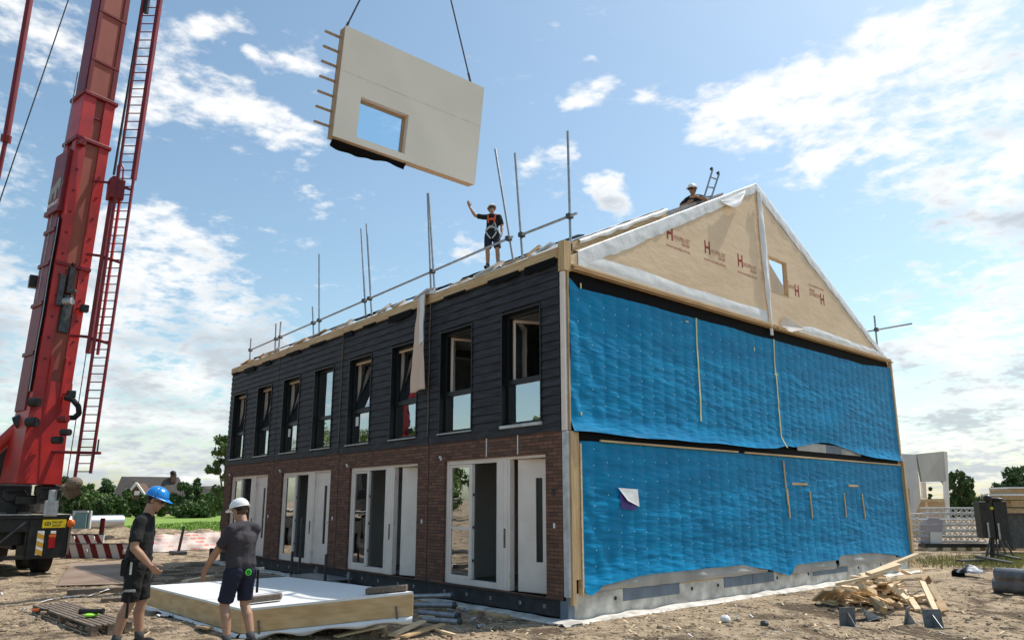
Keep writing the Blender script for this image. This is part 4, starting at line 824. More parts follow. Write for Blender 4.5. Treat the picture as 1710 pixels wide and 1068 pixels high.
def person(label, loc, rot, J, shirt, short, helmet, skin='skin', hair='hair_brown', vox=.0075, scale=1.0, curl=.35, legs=True):
    T = thing('person', label, 'person', loc)
    M0 = Matrix.Translation(loc) @ Matrix.Rotation(rot, 4, 'Z') @ Matrix.Scale(scale, 4)
    V = {k: M0 @ Vector(v) for k, v in J.items() if isinstance(v, tuple) and k != 'hrot'}; s = scale; HM = M0 @ Matrix.Translation(J['head']) @ Euler([R(q) for q in J.get('hrot', (0, 0, 0))], 'ZXY' if 0 else 'XYZ').to_matrix().to_4x4()
    h = lambda x, y, z: HM @ Vector((x, y, z))
    H3 = HM.to_3x3()
    b = MB()
    b.ell(h(0, -.012, .035), (.076*1, .094, .088), 20, 14, H3); b.ell(h(0, .022, -.035), (.058, .068, .080), 16, 12, H3); b.ell(h(0, .052, -.092), (.030, .026, .024), 12, 8, H3)   # skull, face, chin
    b.cap(h(0, .086, .012), .010*s, h(0, .103, -.026), .015*s); b.ell(h(0, .080, -.062), (.024, .014, .010), 10, 6, H3); b.ell(h(0, .078, .022), (.05, .02, .012), 12, 6, H3)         # nose, lips, brow
    for sx in (-1, 1): b.ell(h(sx*.076, -.012, -.008), (.011, .02, .033), 10, 8, H3); b.ell(h(sx*.042, .055, -.03), (.02, .02, .02), 10, 6, H3)
    b.cap(h(0, -.02, -.05), .056*s, V['neck'], .060*s); b.cap(V['neck'], .058*s, V['chest'], .095*s)
    b.cap(V['shL'], .05*s, V['shR'], .05*s); b.cap(V['chest'], .105*s, V['pelvis'], .095*s)
    for S_ in 'LR':
        b.cap(V['sh'+S_], .058*s, V['el'+S_], .044*s); d = V['wr'+S_]-V['el'+S_]; b.cap(V['el'+S_], .043*s, V['el'+S_]+d*.35, .046*s); b.cap(V['el'+S_]+d*.35, .046*s, V['wr'+S_], .029*s)
        # hand: palm, four fingers of different length, thumb from the side of the palm
        hd = (V['hd'+S_]-V['wr'+S_]).normalized(); pn = M0.to_3x3() @ Vector(J['pn'+S_]); pn = (pn-hd*pn.dot(hd)).normalized(); sd_ = hd.cross(pn).normalized()*(1 if S_ == 'R' else -1)   # towards thumb
        w0 = V['wr'+S_]; pc = w0+hd*.05*s
        for q in (-.026, -.009, .009, .026): b.cap(w0+hd*.015*s+sd_*q*.6*s, .016*s, w0+hd*.088*s+sd_*q*1.15*s, .0135*s, 10)
        cu = J.get('curl'+S_, curl)
        for q, ln_, r_ in ((.029, .070, .0095), (.010, .080, .010), (-.010, .074, .0095), (-.029, .058, .0085)):
            p = w0+hd*.092*s+sd_*q*s; a = 0; 
            for i, f in enumerate((.42, .32, .26)):
                a += cu*(1.0 if i else .6); dd = (hd*math.cos(a)+pn*math.sin(a)+sd_*q*2.2*(1-cu)).normalized(); p2 = p+dd*ln_*f*1.15*s; b.cap(p, r_*s*(1-.08*i), p2, r_*s*(.93-.08*i), 8); p = p2
        p = w0+hd*.03*s+sd_*.026*s; d1 = (hd*.55+sd_*.75+pn*.35).normalized(); p2 = p+d1*.04*s; b.cap(p, .014*s, p2, .0115*s, 8); d2 = (hd*.85+sd_*.35+pn*.4).normalized(); p3 = p2+d2*.032*s; b.cap(p2, .0115*s, p3, .0105*s, 8); b.cap(p3, .0105*s, p3+d2*.022*s, .009*s, 8)
    if legs:
        for S_ in 'LR':
            b.cap(V['pelvis'].lerp(V['hip'+S_], .8), .085*s, V['hip'+S_], .083*s); b.cap(V['hip'+S_], .083*s, V['kn'+S_], .058*s); d = V['an'+S_]-V['kn'+S_]; bk_ = M0.to_3x3() @ Vector((0, -.022, 0))
            b.cap(V['kn'+S_], .056*s, V['kn'+S_]+d*.28+bk_, .060*s); b.cap(V['kn'+S_]+d*.28+bk_, .060*s, V['an'+S_], .038*s); b.cap(V['an'+S_], .038*s, V['to'+S_].lerp(V['an'+S_], .7), .035*s)
    bd = remesh(b, 'body', skin, T, vox*s, 5)
    # shirt
    c = MB(); c.cap(V['neck']-(V['neck']-V['chest'])*.10, .080*s, V['chest'], .135*s); c.cap(V['chest'], .140*s, V['belly'], .135*s); c.cap(V['belly'], .135*s, V['pelvis']+M0.to_3x3() @ Vector((0, 0, .03)), .138*s)
    rt = (V['shR']-V['shL']).normalized()
    for q in (-.055-J.get('stk', 0), .055+J.get('stk', 0)): c.cap(V['chest']+rt*q*s, .115*s, V['belly']+rt*q*.8*s, .112*s); c.cap(V['belly']+rt*q*.8*s, .112*s, V['pelvis']+rt*q*s+M0.to_3x3() @ Vector((0, 0, .02)), .116*s)
    for S_ in 'LR': c.cap(V['neck'].lerp(V['sh'+S_], .12), .068*s, V['sh'+S_], .071*s); e = V['sh'+S_].lerp(V['el'+S_], .78); c.tube(V['sh'+S_], e, .070*s, .067*s, 16)
    so_ = remesh(c, 'shirt', shirt, T, .010*s, 5)
    for v in so_.data.vertices: v.co += v.normal*(.016*nz(v.co.x*7, v.co.y*7, v.co.z*5+1)+.011*(abs(nz(v.co.x*9+v.co.z*8, v.co.y*9, v.co.z*15))-.25)+.003*nz(v.co.x*25, v.co.y*25, v.co.z*14))*s
    if legs:
        c = MB(); c.cap(V['pelvis']+rt*.06*s, .122*s, V['pelvis']-rt*.06*s, .122*s)
        for S_ in 'LR': c.cap(V['pelvis'].lerp(V['hip'+S_], .7), .12*s, V['hip'+S_], .108*s); c.tube(V['hip'+S_], V['hip'+S_].lerp(V['kn'+S_], J.get('slen', .88)), .110*s, .094*s, 18)
        sh_ = remesh(c, 'shorts', short, T, .010*s, 4)
        for v in sh_.data.vertices: v.co += v.normal*(.016*nz(v.co.x*7, v.co.y*7, v.co.z*5+4)+.012*(abs(nz(v.co.x*9, v.co.y*9+v.co.z*7, v.co.z*12))-.25)+.003*nz(v.co.x*22, v.co.y*22, v.co.z*14))*s
        for S_ in 'LR':
            d = (V['to'+S_]-V['an'+S_]); up_ = Vector((0, 0, 1)); c = MB(); a = V['an'+S_]
            c.cap(a+up_*.01*s, .050*s, a-up_*.035*s-d*.18, .048*s); c.cap(a-up_*.03*s, .050*s, V['to'+S_].lerp(a, .35)+up_*.012*s, .046*s); c.cap(V['to'+S_].lerp(a, .35)+up_*.010*s, .046*s, V['to'+S_]+up_*.006*s, .040*s); c.cap(a-up_*.05*s-d*.2, .042*s, V['to'+S_]-up_*.012*s, .036*s)
            remesh(c, 'shoe', 'short_black', T, .010*s, 3)
            c = MB(); c.tube(a+up_*.0*s, a+(V['kn'+S_]-a).normalized()*.10*s, .047*s, .052*s, 16); c.build('sock', 'sock', T, smooth=True)
    # hair, helmet, eyes
    c = MB(); c.ell(h(0, -.022, .030), (.080, .090, .086), 20, 12, H3); c.ell(h(0, -.035, -.012), (.072, .072, .055), 16, 10, H3)
    hr = remesh(c, 'hair', hair, T, .010*s, 1); 
    for v in hr.data.vertices: v.co += v.normal*.004*nz(v.co.x*60, v.co.y*60, v.co.z*60)
    c = MB(); nu = 32
    def dome(u, v):
        a = 2*math.pi*u; t = v*math.pi/2*1.02; rr = 1+.02*math.cos(a*2)*math.sin(t); q = Vector((.104*math.sin(t)*math.cos(a)*rr, .128*math.sin(t)*math.sin(a)*rr-.005, .108*math.cos(t)))
        rdg = .010*max(0, 1-abs(q.x)/.022)*math.sin(t) if t < 1.4 else 0; return h(q.x, q.y, .052+q.z+rdg)
    c.sheet(dome, nu, 12)
    def brim(u, v): a = 2*math.pi*u; f = max(0, math.sin(a)); e = .013*v+.045*v*f**2; return h((.104+e)*math.cos(a), (.128+e*1.15)*math.sin(a)-.005, .0495-.010*v-.012*v*f)
    c.sheet(brim, nu, 3)
    hm = c.build('helmet', helmet, T, smooth=True, fix=False, solid=.004)
    c = MB(); c.tube(h(-.0, -.118, .045), h(-.0, -.118, .0), .0, .0, 4)
    for sx in (-1, 1): 
        q = MB(); q.ell(h(sx*.031, .079, .004), (.0115,)*3, 10, 8); q.build('eye', 'white_paint', T, smooth=True)
    q = MB(); q.ell(h(0, .0885, -.064), (.020, .007, .0035), 10, 6, H3); q.build('lips', 'lip', T, smooth=True)
    for sx in (-1, 1): MB().bar(h(sx*.014, .090, .026), h(sx*.046, .080, .028), .006, .008).build('eyebrow', hair, T)
    q = MB(); q.sheet(lambda u, v: h(.083*math.cos(math.pi*(u*1.0))*1.0, -.03-.075*math.sin(math.pi*u)*.9, -.005+.03*v), 16, 1); q.build('headband', 'short_black', hm, fix=False, solid=.004)
    if J.get('shades'):
        q = MB()
        for sx in (-1, 1): q.ell(h(sx*.033, .088, .004), (.030, .012, .018), 14, 8, H3); q.bar(h(sx*.062, .082, .008), h(sx*.080, -.0, .004), .006, .008)
        q.bar(h(-.01, .097, .01), h(.01, .097, .01), .006, .006); q.build('sunglasses', 'lens', T, smooth=True)
    return T, V, M0, h, rt
# worker with the blue helmet
gA = .13; rA = R(49.2+8-90)
JA = dict(head=(-.0,.125,1.635), hrot=(-20,0,2), neck=(0,.05,1.46), chest=(0,.02,1.28), belly=(0,.01,1.10), pelvis=(0,.0,.96), shL=(-.165,.01,1.40), shR=(.165,.03,1.395), elR=(.245,.02,1.12), wrR=(.21,.20,.925), hdR=(.20,.27,.855), pnR=(-1,.1,.2),
          elL=(-.23,-.13,1.15), wrL=(-.24,-.14,.90), hdL=(-.24,-.13,.8), pnL=(1,.2,0), hipL=(-.095,.0,.90), hipR=(.095,.01,.90), knL=(-.11,.04,.50), anL=(-.12,.05,.085), toL=(-.14,.20,.045), knR=(.10,-.02,.50), anR=(.10,-.13,.085), toR=(.11,.03,.045), curlR=.8, curlL=.5, shades=1, slen=.93, stk=.014)
pa = pl(216, 1087, 2, .13); pa.z = gh(pa.x, pa.y)+.0
TA, VA, MA, hA, rtA = person('worker in blue helmet and black clothes looking down beside the lying panel', pa, rA, JA, 'shirt_black', 'short_black', 'helmet_blue', scale=1.045)
q = MB()
for i in range(20):
    a0, a1 = 2*math.pi*i/20, 2*math.pi*(i+1)/20; f = lambda a: MA @ Vector((.185*math.cos(a), .140*math.sin(a)+.0, .985)); q.bar(f(a0), f(a1), .008, .045)
q.build('belt', 'short_black', TA)
for (x, y, z, a, b, c_) in ((.18, .02, .93, .015, .05, .07), (.17, -.08, .90, .025, .04, .09), (-.05, -.15, .91, .06, .02, .08)):
    q = MB(); q.box(x-a, x+a, y-b, y+b, z-c_, z+c_, MA); q.build('tool_pouch', 'short_black', TA, bevel=.015)
q = MB(); q.bar(MA @ Vector((.215, .0, .83)), MA @ Vector((.215, .0, .96)), .022, .02); q.build('tape_holder', 'webbing', TA)
def hammer(p, d, lbl, L_=.30, par=None):
    d = d.normalized(); t = thing('hammer', lbl, 'hammer', p); q = MB(); q.tube(p, p+d*L_, .013, .016, 10); q.build('handle', 'short_black', t)
    s_ = RV; q = MB(); q.bar(p-s_*.05, p+s_*.045, .026, .026); q.bar(p-s_*.05, p-s_*.09-Vector((0, 0, .03)), .022, .012); q.tube(p+s_*.045, p+s_*.065, .018); q.build('head', 'steel', t); return t
hammer(MA @ Vector((.225, .01, .66)), Vector((0, 0, -1)), 'claw hammer hanging in a loop on the black shorts of the blue-helmeted worker')
# worker with the white helmet, seen from behind
rB = R(196-90)
JB = dict(head=(.0,.085,1.62), hrot=(-14,0,10), neck=(0,-.01,1.455), chest=(0,-.02,1.28), belly=(0,-.01,1.10), pelvis=(0,-.02,.965), shL=(-.17,-.01,1.40), shR=(.17,-.02,1.40), elL=(-.24,.14,1.15), wrL=(-.26,.30,.94), hdL=(-.26,.34,.86), pnL=(1,.1,0),
          elR=(.21,.12,1.13), wrR=(.13,.24,.90), hdR=(.11,.28,.82), pnR=(-1,0,0), hipL=(-.10,-.02,.90), hipR=(.10,-.02,.90), knL=(-.12,.08,.50), anL=(-.13,-.04,.085), toL=(-.15,.11,.045), knR=(.11,-.0,.50), anR=(.11,-.18,.10), toR=(.13,-.03,.045), curlL=.35, slen=.86, stk=.022)
pb = pl(390, 1088, 2, .1); pb.z = gh(pb.x, pb.y)
TB, VB, MB2, hB, rtB = person('worker in white helmet, grey shirt and navy shorts reaching down towards the lying panel', pb, rB, JB, 'shirt_grey', 'short_navy', 'helmet_white', scale=.985)
lg = MB(); c = MB2 @ Vector((-.03, -.158, .93))
for i in range(14):
    a0, a1 = 2*math.pi*i/14, 2*math.pi*(i+1)/14; f = lambda a, r: MB2 @ Vector((.01+math.cos(a)*r*1.1, -.162, .90+math.sin(a)*r)); lg.add([f(a0, .026), f(a1, .026), f(a1, .042), f(a0, .042)], [(0, 1, 2, 3)])
for (a, b, c_, d) in ((-.018, .022, .02, .01), (.02, .01, -.02, -.008), (-.02, -.01, .02, -.022)): lg.bar(MB2 @ Vector((.01+a, -.163, .90+b)), MB2 @ Vector((.01+c_, -.163, .90+d)), .01, .004)
lg.build('shorts_logo', 'logo_green', TB, fix=False)
hammer(MB2 @ Vector((.175, -.13, .93)), Vector((0, 0, -1)), 'claw hammer hanging at the hip of the white-helmeted worker', .28)
# worker waving on the roof
pc_ = at(822, 450, 17.2); bx_ = [q*.5 for q in (1.3, .9)]; q = MB(); q.prism([(pc_.x-.9, pc_.y-.5, RZ+SL*(pc_.y-.5)), (pc_.x+1.0, pc_.y-.5, RZ+SL*(pc_.y-.5)), (pc_.x+1.0, pc_.y+.4, RZ+SL*(pc_.y+.4)), (pc_.x-.9, pc_.y+.4, RZ+SL*(pc_.y+.4))], (0, 0, pc_.z-.01-RZ-SL*pc_.y)); tag(q.build('roofing_stack', 'black_foil', loc=pc_), 'dark stack of roofing mats under the feet of the waving worker', 'roofing mats'); rC = R(-57.5+6-90)
JC = dict(head=(.02,.01,1.635), hrot=(14,0,22), neck=(0,-.01,1.47), chest=(0,-.01,1.30), belly=(0,0,1.12), pelvis=(0,0,.98), shL=(-.18,0,1.42), shR=(.18,0,1.44), elR=(.46,.02,1.50), wrR=(.60,.06,1.73), hdR=(.63,.07,1.83), pnR=(0,1,.2),
          elL=(-.25,-.02,1.15), wrL=(-.27,.10,.93), hdL=(-.26,.14,.84), pnL=(1,0,0), hipL=(-.10,0,.92), hipR=(.10,0,.92), knL=(-.14,.02,.50), anL=(-.15,-.03,.08), toL=(-.18,.13,.03), knR=(.12,.03,.50), anR=(.12,-.02,.08), toR=(.15,.14,.03), curlR=.12, shades=1, slen=.84)
TC_, VC, MC_, hC, rtC = person('worker in white helmet and orange harness standing on the roof edge with one arm raised', pc_, rC, JC, 'shirt_black', 'short_navy', 'helmet_white', scale=.925, vox=.009)
def strap(T, M, pts, m, w_=.035): q = MB(); [q.bar(M @ Vector(a), M @ Vector(b), w_, .012, M.to_3x3() @ Vector((0, 1, 0))) for a, b in zip(pts[:-1], pts[1:])]; q.build('harness_strap', m, T)
for sx in (-1, 1):
    strap(TC_, MC_, [(sx*.10,-.02,1.50),(sx*.10,.10,1.46),(sx*.09,.145,1.34),(sx*.075,.150,1.22)], 'harness'); strap(TC_, MC_, [(sx*.03,.152,1.13),(sx*.13,.12,1.05),(sx*.175,.03,1.02)], 'webbing'); strap(TC_, MC_, [(sx*.13,.12,.97),(sx*.10,.135,.90),(sx*.02,.13,.80)], 'webbing', .03)
strap(TC_, MC_, [(-.09,.150,1.32),(.09,.150,1.32)], 'harness', .05); strap(TC_, MC_, [(-.17,.08,1.05),(-.06,.152,1.09),(.06,.152,1.09),(.17,.08,1.05)], 'webbing', .04)
q = MB(); q.box(-.06, .02, .15, .19, 1.06, 1.13, MC_); q.path([MC_ @ Vector(p) for p in ((-.02,.17,1.12),(-.10,.18,1.2),(-.13,.16,1.08),(-.1,.17,.98))], .012, 6); q.build('lanyard', 'steel', TC_)
# worker behind the ridge
hd_ = at(1157, 318, 17.0); rD = R(-75-90); sD = .97
pd = Vector((hd_.x, hd_.y, hd_.z-1.63*sD))
JD = dict(head=(0,.03,1.63), hrot=(-6,0,-14), neck=(0,-.01,1.47), chest=(0,-.01,1.30), belly=(0,0,1.12), pelvis=(0,0,.98), shL=(-.19,0,1.41), shR=(.19,0,1.41), elL=(-.34,.14,1.26), wrL=(-.20,.34,1.30), hdL=(-.12,.36,1.31), pnL=(0,-1,0),
          elR=(.27,.14,1.21), wrR=(.06,.30,1.20), hdR=(-.02,.33,1.21), pnR=(0,-1,0), hipL=(-.10,0,.92), hipR=(.10,0,.92), knL=(-.11,.02,.50), anL=(-.12,-.03,.08), toL=(-.13,.13,.03), knR=(.11,.02,.50), anR=(.12,-.03,.08), toR=(.13,.13,.03), shades=1)
TD, VD, MD, hD, rtD = person('worker in white helmet visible from the chest up behind the gable slope, beside a ladder', pd, rD, JD, 'shirt_black', 'short_black', 'helmet_white', skin='skin2', scale=sD, vox=.009)
la0, la1, lb0, lb1 = at(1171, 345, 16.6), at(1190, 283, 16.9), at(1184, 341, 16.6), at(1201, 290, 16.9)
t = thing('ladder', 'short end of an aluminium ladder standing up beside the worker on the roof ridge', 'ladder', la0+(la0-la1)*2.0)
for a, b in ((la0, la1), (lb0, lb1)): q = MB(); q.bar(a+(a-b)*2.0, b, .035, .075, FH); q.build('rail', 'steel', t, bevel=.004); q = MB(); q.bar(b-RV*.05, b+RV*.0+Vector((0, 0, .03)), .05, .06); q.build('end_cap', 'black_frame', t)
for i in range(12):
    f = .80-i*.27; q = MB(); q.tube(la0.lerp(la1, f), lb0.lerp(lb1, f), .017); q.build('rung', 'steel', t)
t = thing('work_platform', 'low timber work platform in the open attic under the ridge worker', 'platform', (pd.x, pd.y, 5.81))
MB().box(pd.x-.5, pd.x+.5, pd.y-.6, pd.y+.6, pd.z-.045, pd.z-.005).build('deck', 'wood_y', t)
for a in (-.45, .45):
    for b in (-.55, .55): MB().bar((pd.x+a, pd.y+b, 5.81), (pd.x+a, pd.y+b, pd.z-.045), .05, .05).build('leg', 'steel', t)
# ---------------------------------------------------------------- lying wall element
Lp, Np, Rp, Fp_ = at(247,977,12.3), at(405,1016,9.6), at(690,987,9.8), at(478,962,13.4)
lb = thing('wall_element', 'timber-framed wall element lying flat with its white face up beside the two workers', 'wall element', (Np.x, Np.y, .15), None)
th_ = Vector((0, 0, -.03))
q = MB(); q.prism([Lp, Np, Rp, Fp_], (0, 0, -.03)); q.build('white_face', 'white_paint', lb)
cn = (Lp+Np+Rp+Fp_)/4
for a, b in ((Lp, Np), (Np, Rp), (Rp, Fp_), (Fp_, Lp)):
    e = (b-a).normalized(); ip = (cn-a)-e*(cn-a).dot(e); ip.z = 0; ip.normalize(); off = ip*.022
    q = MB(); q.prism([a+th_+off-e*.0, b+th_+off, b+th_+off+Vector((0, 0, -.28)), a+th_+off+Vector((0, 0, -.28))], ip*-.03); 
    q.build('edge_board', 'edge_wood', lb, bevel=.002) if 'edge_wood' in MC else (mat('edge_wood', (.62,.44,.24), .6, (.50,.33,.16), 2.2, bump=.0008, bscale=10, stretch=(1.5,1.5,7), detail=7), q.build('edge_board', 'edge_wood', lb, bevel=.002))
def skirt(a, b, drop):
    def f(u, v):
        p = a.lerp(b, u); e = (b-a).normalized(); o = Vector((e.y, -e.x, 0)); o = o if o.dot(cn-a) < 0 else -o
        return p+Vector((0, 0, -.312-v*(drop+.03*nz(u*7, v)+.02*math.sin(u*21))))+o*(.02+.05*math.sin(v*3)+.02*nz(u*9, v*2, 3))
    q = MB(); q.sheet(f, 60, 5); q.build('foil_skirt', 'white_foil', lb, smooth=True, fix=False)
skirt(Lp, Np, .06); skirt(Np, Rp, .07)
for f in (.1, .9):
    p = Np.lerp(Rp, f); e = (Rp-Np).normalized(); o = Vector((e.y, -e.x, 0)); q = MB(); q.bar(p+Vector((0, 0, -.16))+o*.035, p+Vector((0, 0, -.39))+o*.045+e*.03, .028, .01, o); q.build('strap', 'wood_old', lb)
gs = lambda x, y: gh(x, y)
def onface(u, v):
    n = (Rp-Np).cross(Lp-Np).normalized(); r = ray(u, v); return CAMP+r*((Np-CAMP).dot(n)/r.dot(n))
def beam(p, q_, w_, h_, nm, lbl, cat, m, grp=None, bev=.006):
    t = thing(nm, lbl, cat, p, grp) if lbl else None
    b = MB(); b.bar(Vector(p)+Vector((0, 0, h_/2)), Vector(q_)+Vector((0, 0, h_/2)), w_, h_)
    o = b.build(nm, m, None, bevel=bev, loc=p); bpy.data.objects.remove(t) if t else None
    return tag(o, lbl, cat, grp)
beam(onface(412,1006), onface(470,999), .16, .075, 'timber_block', 'worn timber block on the white lying element beside the white-helmeted worker', 'timber', 'wood_old')
beam(onface(612,990), onface(680,984), .20, .07, 'timber_block', 'worn timber block on the right corner of the white lying element', 'timber', 'wood_old')
# bearers under it
for u, v, l_ in ((290,1010,'dark timber bearer under the left edge of the lying element'), (470,1022,'dark timber bearer under the middle of the lying element')):
    p = pl(u, v, 2, .03); beam((p.x-.3, p.y+.3, gs(p.x, p.y)-.01), (p.x+.45, p.y+.75, gs(p.x, p.y)-.01), .18, .14, 'bearer', l_, 'timber', 'wood_old')
# pallet with tools, boards and foil at the lower left
def pallet(c, ang, lbl, Ln=2.1, Wn=.95):
    M = Matrix.Translation(c) @ Matrix.Rotation(ang, 4, 'Z'); t = thing('pallet', lbl, 'pallet', c)
    for i in range(7): w_ = Wn/7; MB().box(-Ln/2, Ln/2, -Wn/2+i*w_+.008, -Wn/2+(i+1)*w_-.012, .118, .14, M).build('top_board', 'wood_old', t, bevel=.003)
    for j in (-1, 0, 1): MB().box(-Ln/2, Ln/2, j*(Wn/2-.05)-.05, j*(Wn/2-.05)+.05, .0, .02, M).build('bottom_board', 'wood_old', t)
    for i in (-1, 0, 1):
        for j in (-1, 0, 1): MB().box(i*(Ln/2-.07)-.06, i*(Ln/2-.07)+.06, j*(Wn/2-.05)-.045, j*(Wn/2-.05)+.045, .021, .117, M).build('block', 'wood_old', t)
    return t, M
pA, pB_ = pl(52,1024,2,.12), pl(150,1062,2,.12); pm_ = (pA+pB_)/2; ang = math.atan2(pB_.y-pA.y, pB_.x-pA.x)
nrm = Vector((-math.sin(ang), math.cos(ang), 0)); pc2 = pm_+nrm*.26; pc2.z = gs(pc2.x, pc2.y)+.005
tp, PMx = pallet(pc2, ang, 'weathered wooden pallet lying on the sand at the lower left', (pB_-pA).length, .52)
def onp2(u, v, dz=.14): return pl(u, v, 2, pc2.z+dz)
p = onp2(152, 1030); t = thing('angle_grinder', 'black power tool with a lime green guard lying on the pallet', 'power tool', p)
q = MB(); q.ell(p+Vector((0, 0, .035)), (.085, .10, .03), 16, 8); q.build('guard', 'logo_green', t, smooth=True); MC['lime'] = mat('lime', (.35,.75,.08), .4); t.children[0].data.materials[0] = MC['lime']
q = MB(); q.tube(p-RV*.16+Vector((0, 0, .08)), p+RV*.15+Vector((0, 0, .085)), .035, .03, 12); q.tube(p+RV*.14+Vector((0, 0, .085)), p+RV*.17+Vector((0, 0, .085)), .042, n=12); q.tube(p-RV*.17+Vector((0, 0, .08)), p-RV*.14+Vector((0, 0, .08)), .042, n=12); q.build('motor', 'truck_black', t, bevel=.006)
p = onp2(66, 1020); t = thing('hand_tool', 'orange and black hand tool on the far end of the pallet', 'tool', p); MB().tube(p-RV*.1+Vector((0, 0, .02)), p+RV*.0+Vector((0, 0, .025)), .018).build('grip', 'orange', t); MB().tube(p+RV*.001+Vector((0, 0, .025)), p+RV*.13+Vector((0, 0, .02)), .02, .012).build('body', 'truck_black', t)
p = pl(28, 1024, 2, .05); q = MB()
for i in range(7): a = p+RV*(i*.03-.1); q.bar(a+Vector((0, 0, .0)), a+RV*.12+Vector((0, 0, .06+.03*(i % 2))), .03, .01)
tag(q.build('bent_strips', 'white_metal'), 'bunch of bent white metal strips beside the pallet', 'strips')
def gz(p, dz=0): return Vector((p.x, p.y, gs(p.x, p.y)+dz))
def gp_(u, v, dz=0): p = pl(u, v, 2, .03); return gz(p, dz)
beam(gp_(112,992), gp_(262,985), .22, .11, 'timber_beam', 'long old timber beam behind the blue-helmeted worker', 'timber', 'wood_old')
beam(gp_(168,1006), gp_(236,1002), .25, .10, 'timber_beam', 'short old timber beam with splintered end beside the blue-helmeted worker', 'timber', 'wood_old')
beam(gp_(225,981), gp_(330,975), .35, .05, 'timber_beam', 'flat grey timber just behind the lying element', 'timber', 'wood_old')
beam(gp_(308,975), gp_(352,968), .18, .12, 'timber_beam', 'pale squared timber between the two workers', 'timber', 'wood_pale')
q = MB(); a, b = gp_(70,1008), gp_(205,985)
q.sheet(lambda u, v: gz(a.lerp(b, u)+FH*((v-.5)*(.25+.5*u)), .02+.05*abs(nz(u*6, v*3))*(.3+u)+(.10*max(0, u-.6))), 40, 8)
tag(q.build('plastic_sheet', 'white_foil', smooth=True, fix=False), 'crumpled white plastic sheet on the sand behind the pallet', 'plastic sheet')
q = MB(); a = gp_(277,1037, .0); q.sheet(lambda u, v: a+RV*(u-.5)*.26+FH*(v-.5)*.2+Vector((0, 0, .015+.04*abs(nz(u*4, v*4)))), 12, 6); tag(q.build('paper_scrap', 'white_foil', smooth=True, fix=False), 'white scrap of paper on the sand under the lying element', 'paper')
# steel road plate in front of the crane
q = MB(); c = [gp_(95,978), gp_(250,974), gp_(262,941), gp_(118,940)]; q.prism([(p.x, p.y, .035) for p in c], (0, 0, .012)); mat('rust_plate', (.20,.125,.085), .75, (.30,.22,.16), .7, metal=.1); tag(q.build('road_plate', 'rust_plate'), 'rusty steel road plate on the ground in front of the crane', 'steel plate')
# boards along the facade and odd timber
beam(gz(Vector((-4.9,-.62,0)), .0), gz(Vector((-.9,-.42,0)), .0), .16, .045, 'kerb_board', 'long pale board lying along the foot of the brick wall', 'board', 'wood_x')
beam(gz(Vector((-9.3,-.70,0))), gz(Vector((-5.3,-.6,0))), .30, .06, 'kerb_board', 'old board lying along the brick wall behind the steel step', 'board', 'wood_old')
beam(gp_(428,966), gp_(512,972), .25, .12, 'timber_beam', 'reddish old beam lying left of the steel step', 'timber', 'wood_old')
for i, (u, v, r_) in enumerate(((868,1013,.09), (888,1016,.075), (903,1018,.06))):
    p = gp_(u, v, .03); q = MB(); q.ell(p, (r_*1.3, r_, .045), 7, 5); tag(q.build('broken_brick', 'concrete'), ('large', 'middle', 'small')[i]+' one of three rubble lumps in a row near the right end of the facade', 'rubble lump')
random.seed(8)
for i, (a, b, w_) in enumerate((((560,1066),(640,1052),.10), ((640,1064),(648,1040),.05), ((655,1064),(706,1040),.12), ((672,1068),(740,1046),.10), ((716,1048),(760,1066),.05), ((330,1058),(350,1064),.1), ((700,1030),(724,1032),.08))):
    p, r_ = gp_(*a, .02), gp_(*b, .05); lbl = ['flat board end lying under the element at the bottom edge', 'short upright splinter of wood in the scrap heap', 'broad broken board in the scrap heap below the pipes', 'second broken board lying across the scrap heap', 'thin stick right of the scrap heap', 'small wood chip near the feet of the white-helmeted worker', 'small stone-coloured offcut below the pipes'][i]
    beam(p, r_, w_, .03, 'scrap_board', lbl, 'scrap wood', 'wood_mid' if i % 2 else 'wood_pale', bev=.004)
# steel step outside the third house
sx0, sx1 = pl(514,968,1,-.35).x, pl(572,975,1,-.35).x
st = thing('steel_step', 'grey steel step with tall uprights outside the second brick pier', 'step', (sx0, -.4, 0))
MB().box(sx0, sx1, -.78, -.12, .14, .165).build('plate', 'steel', st, bevel=.004); MB().box(sx0, sx1, -.80, -.781, .06, .165).build('apron', 'steel', st)
for x, y, h in ((sx0, -.78, .70), (sx1, -.78, .72), (sx0-.5, -.35, 1.45), (sx1-.12, -.14, .30), (sx0, -.14, .30)): MB().bar((x, y, .0), (x, y, h), .05, .05).build('upright', 'steel_dark' if h > .4 else 'steel', st, bevel=.004)
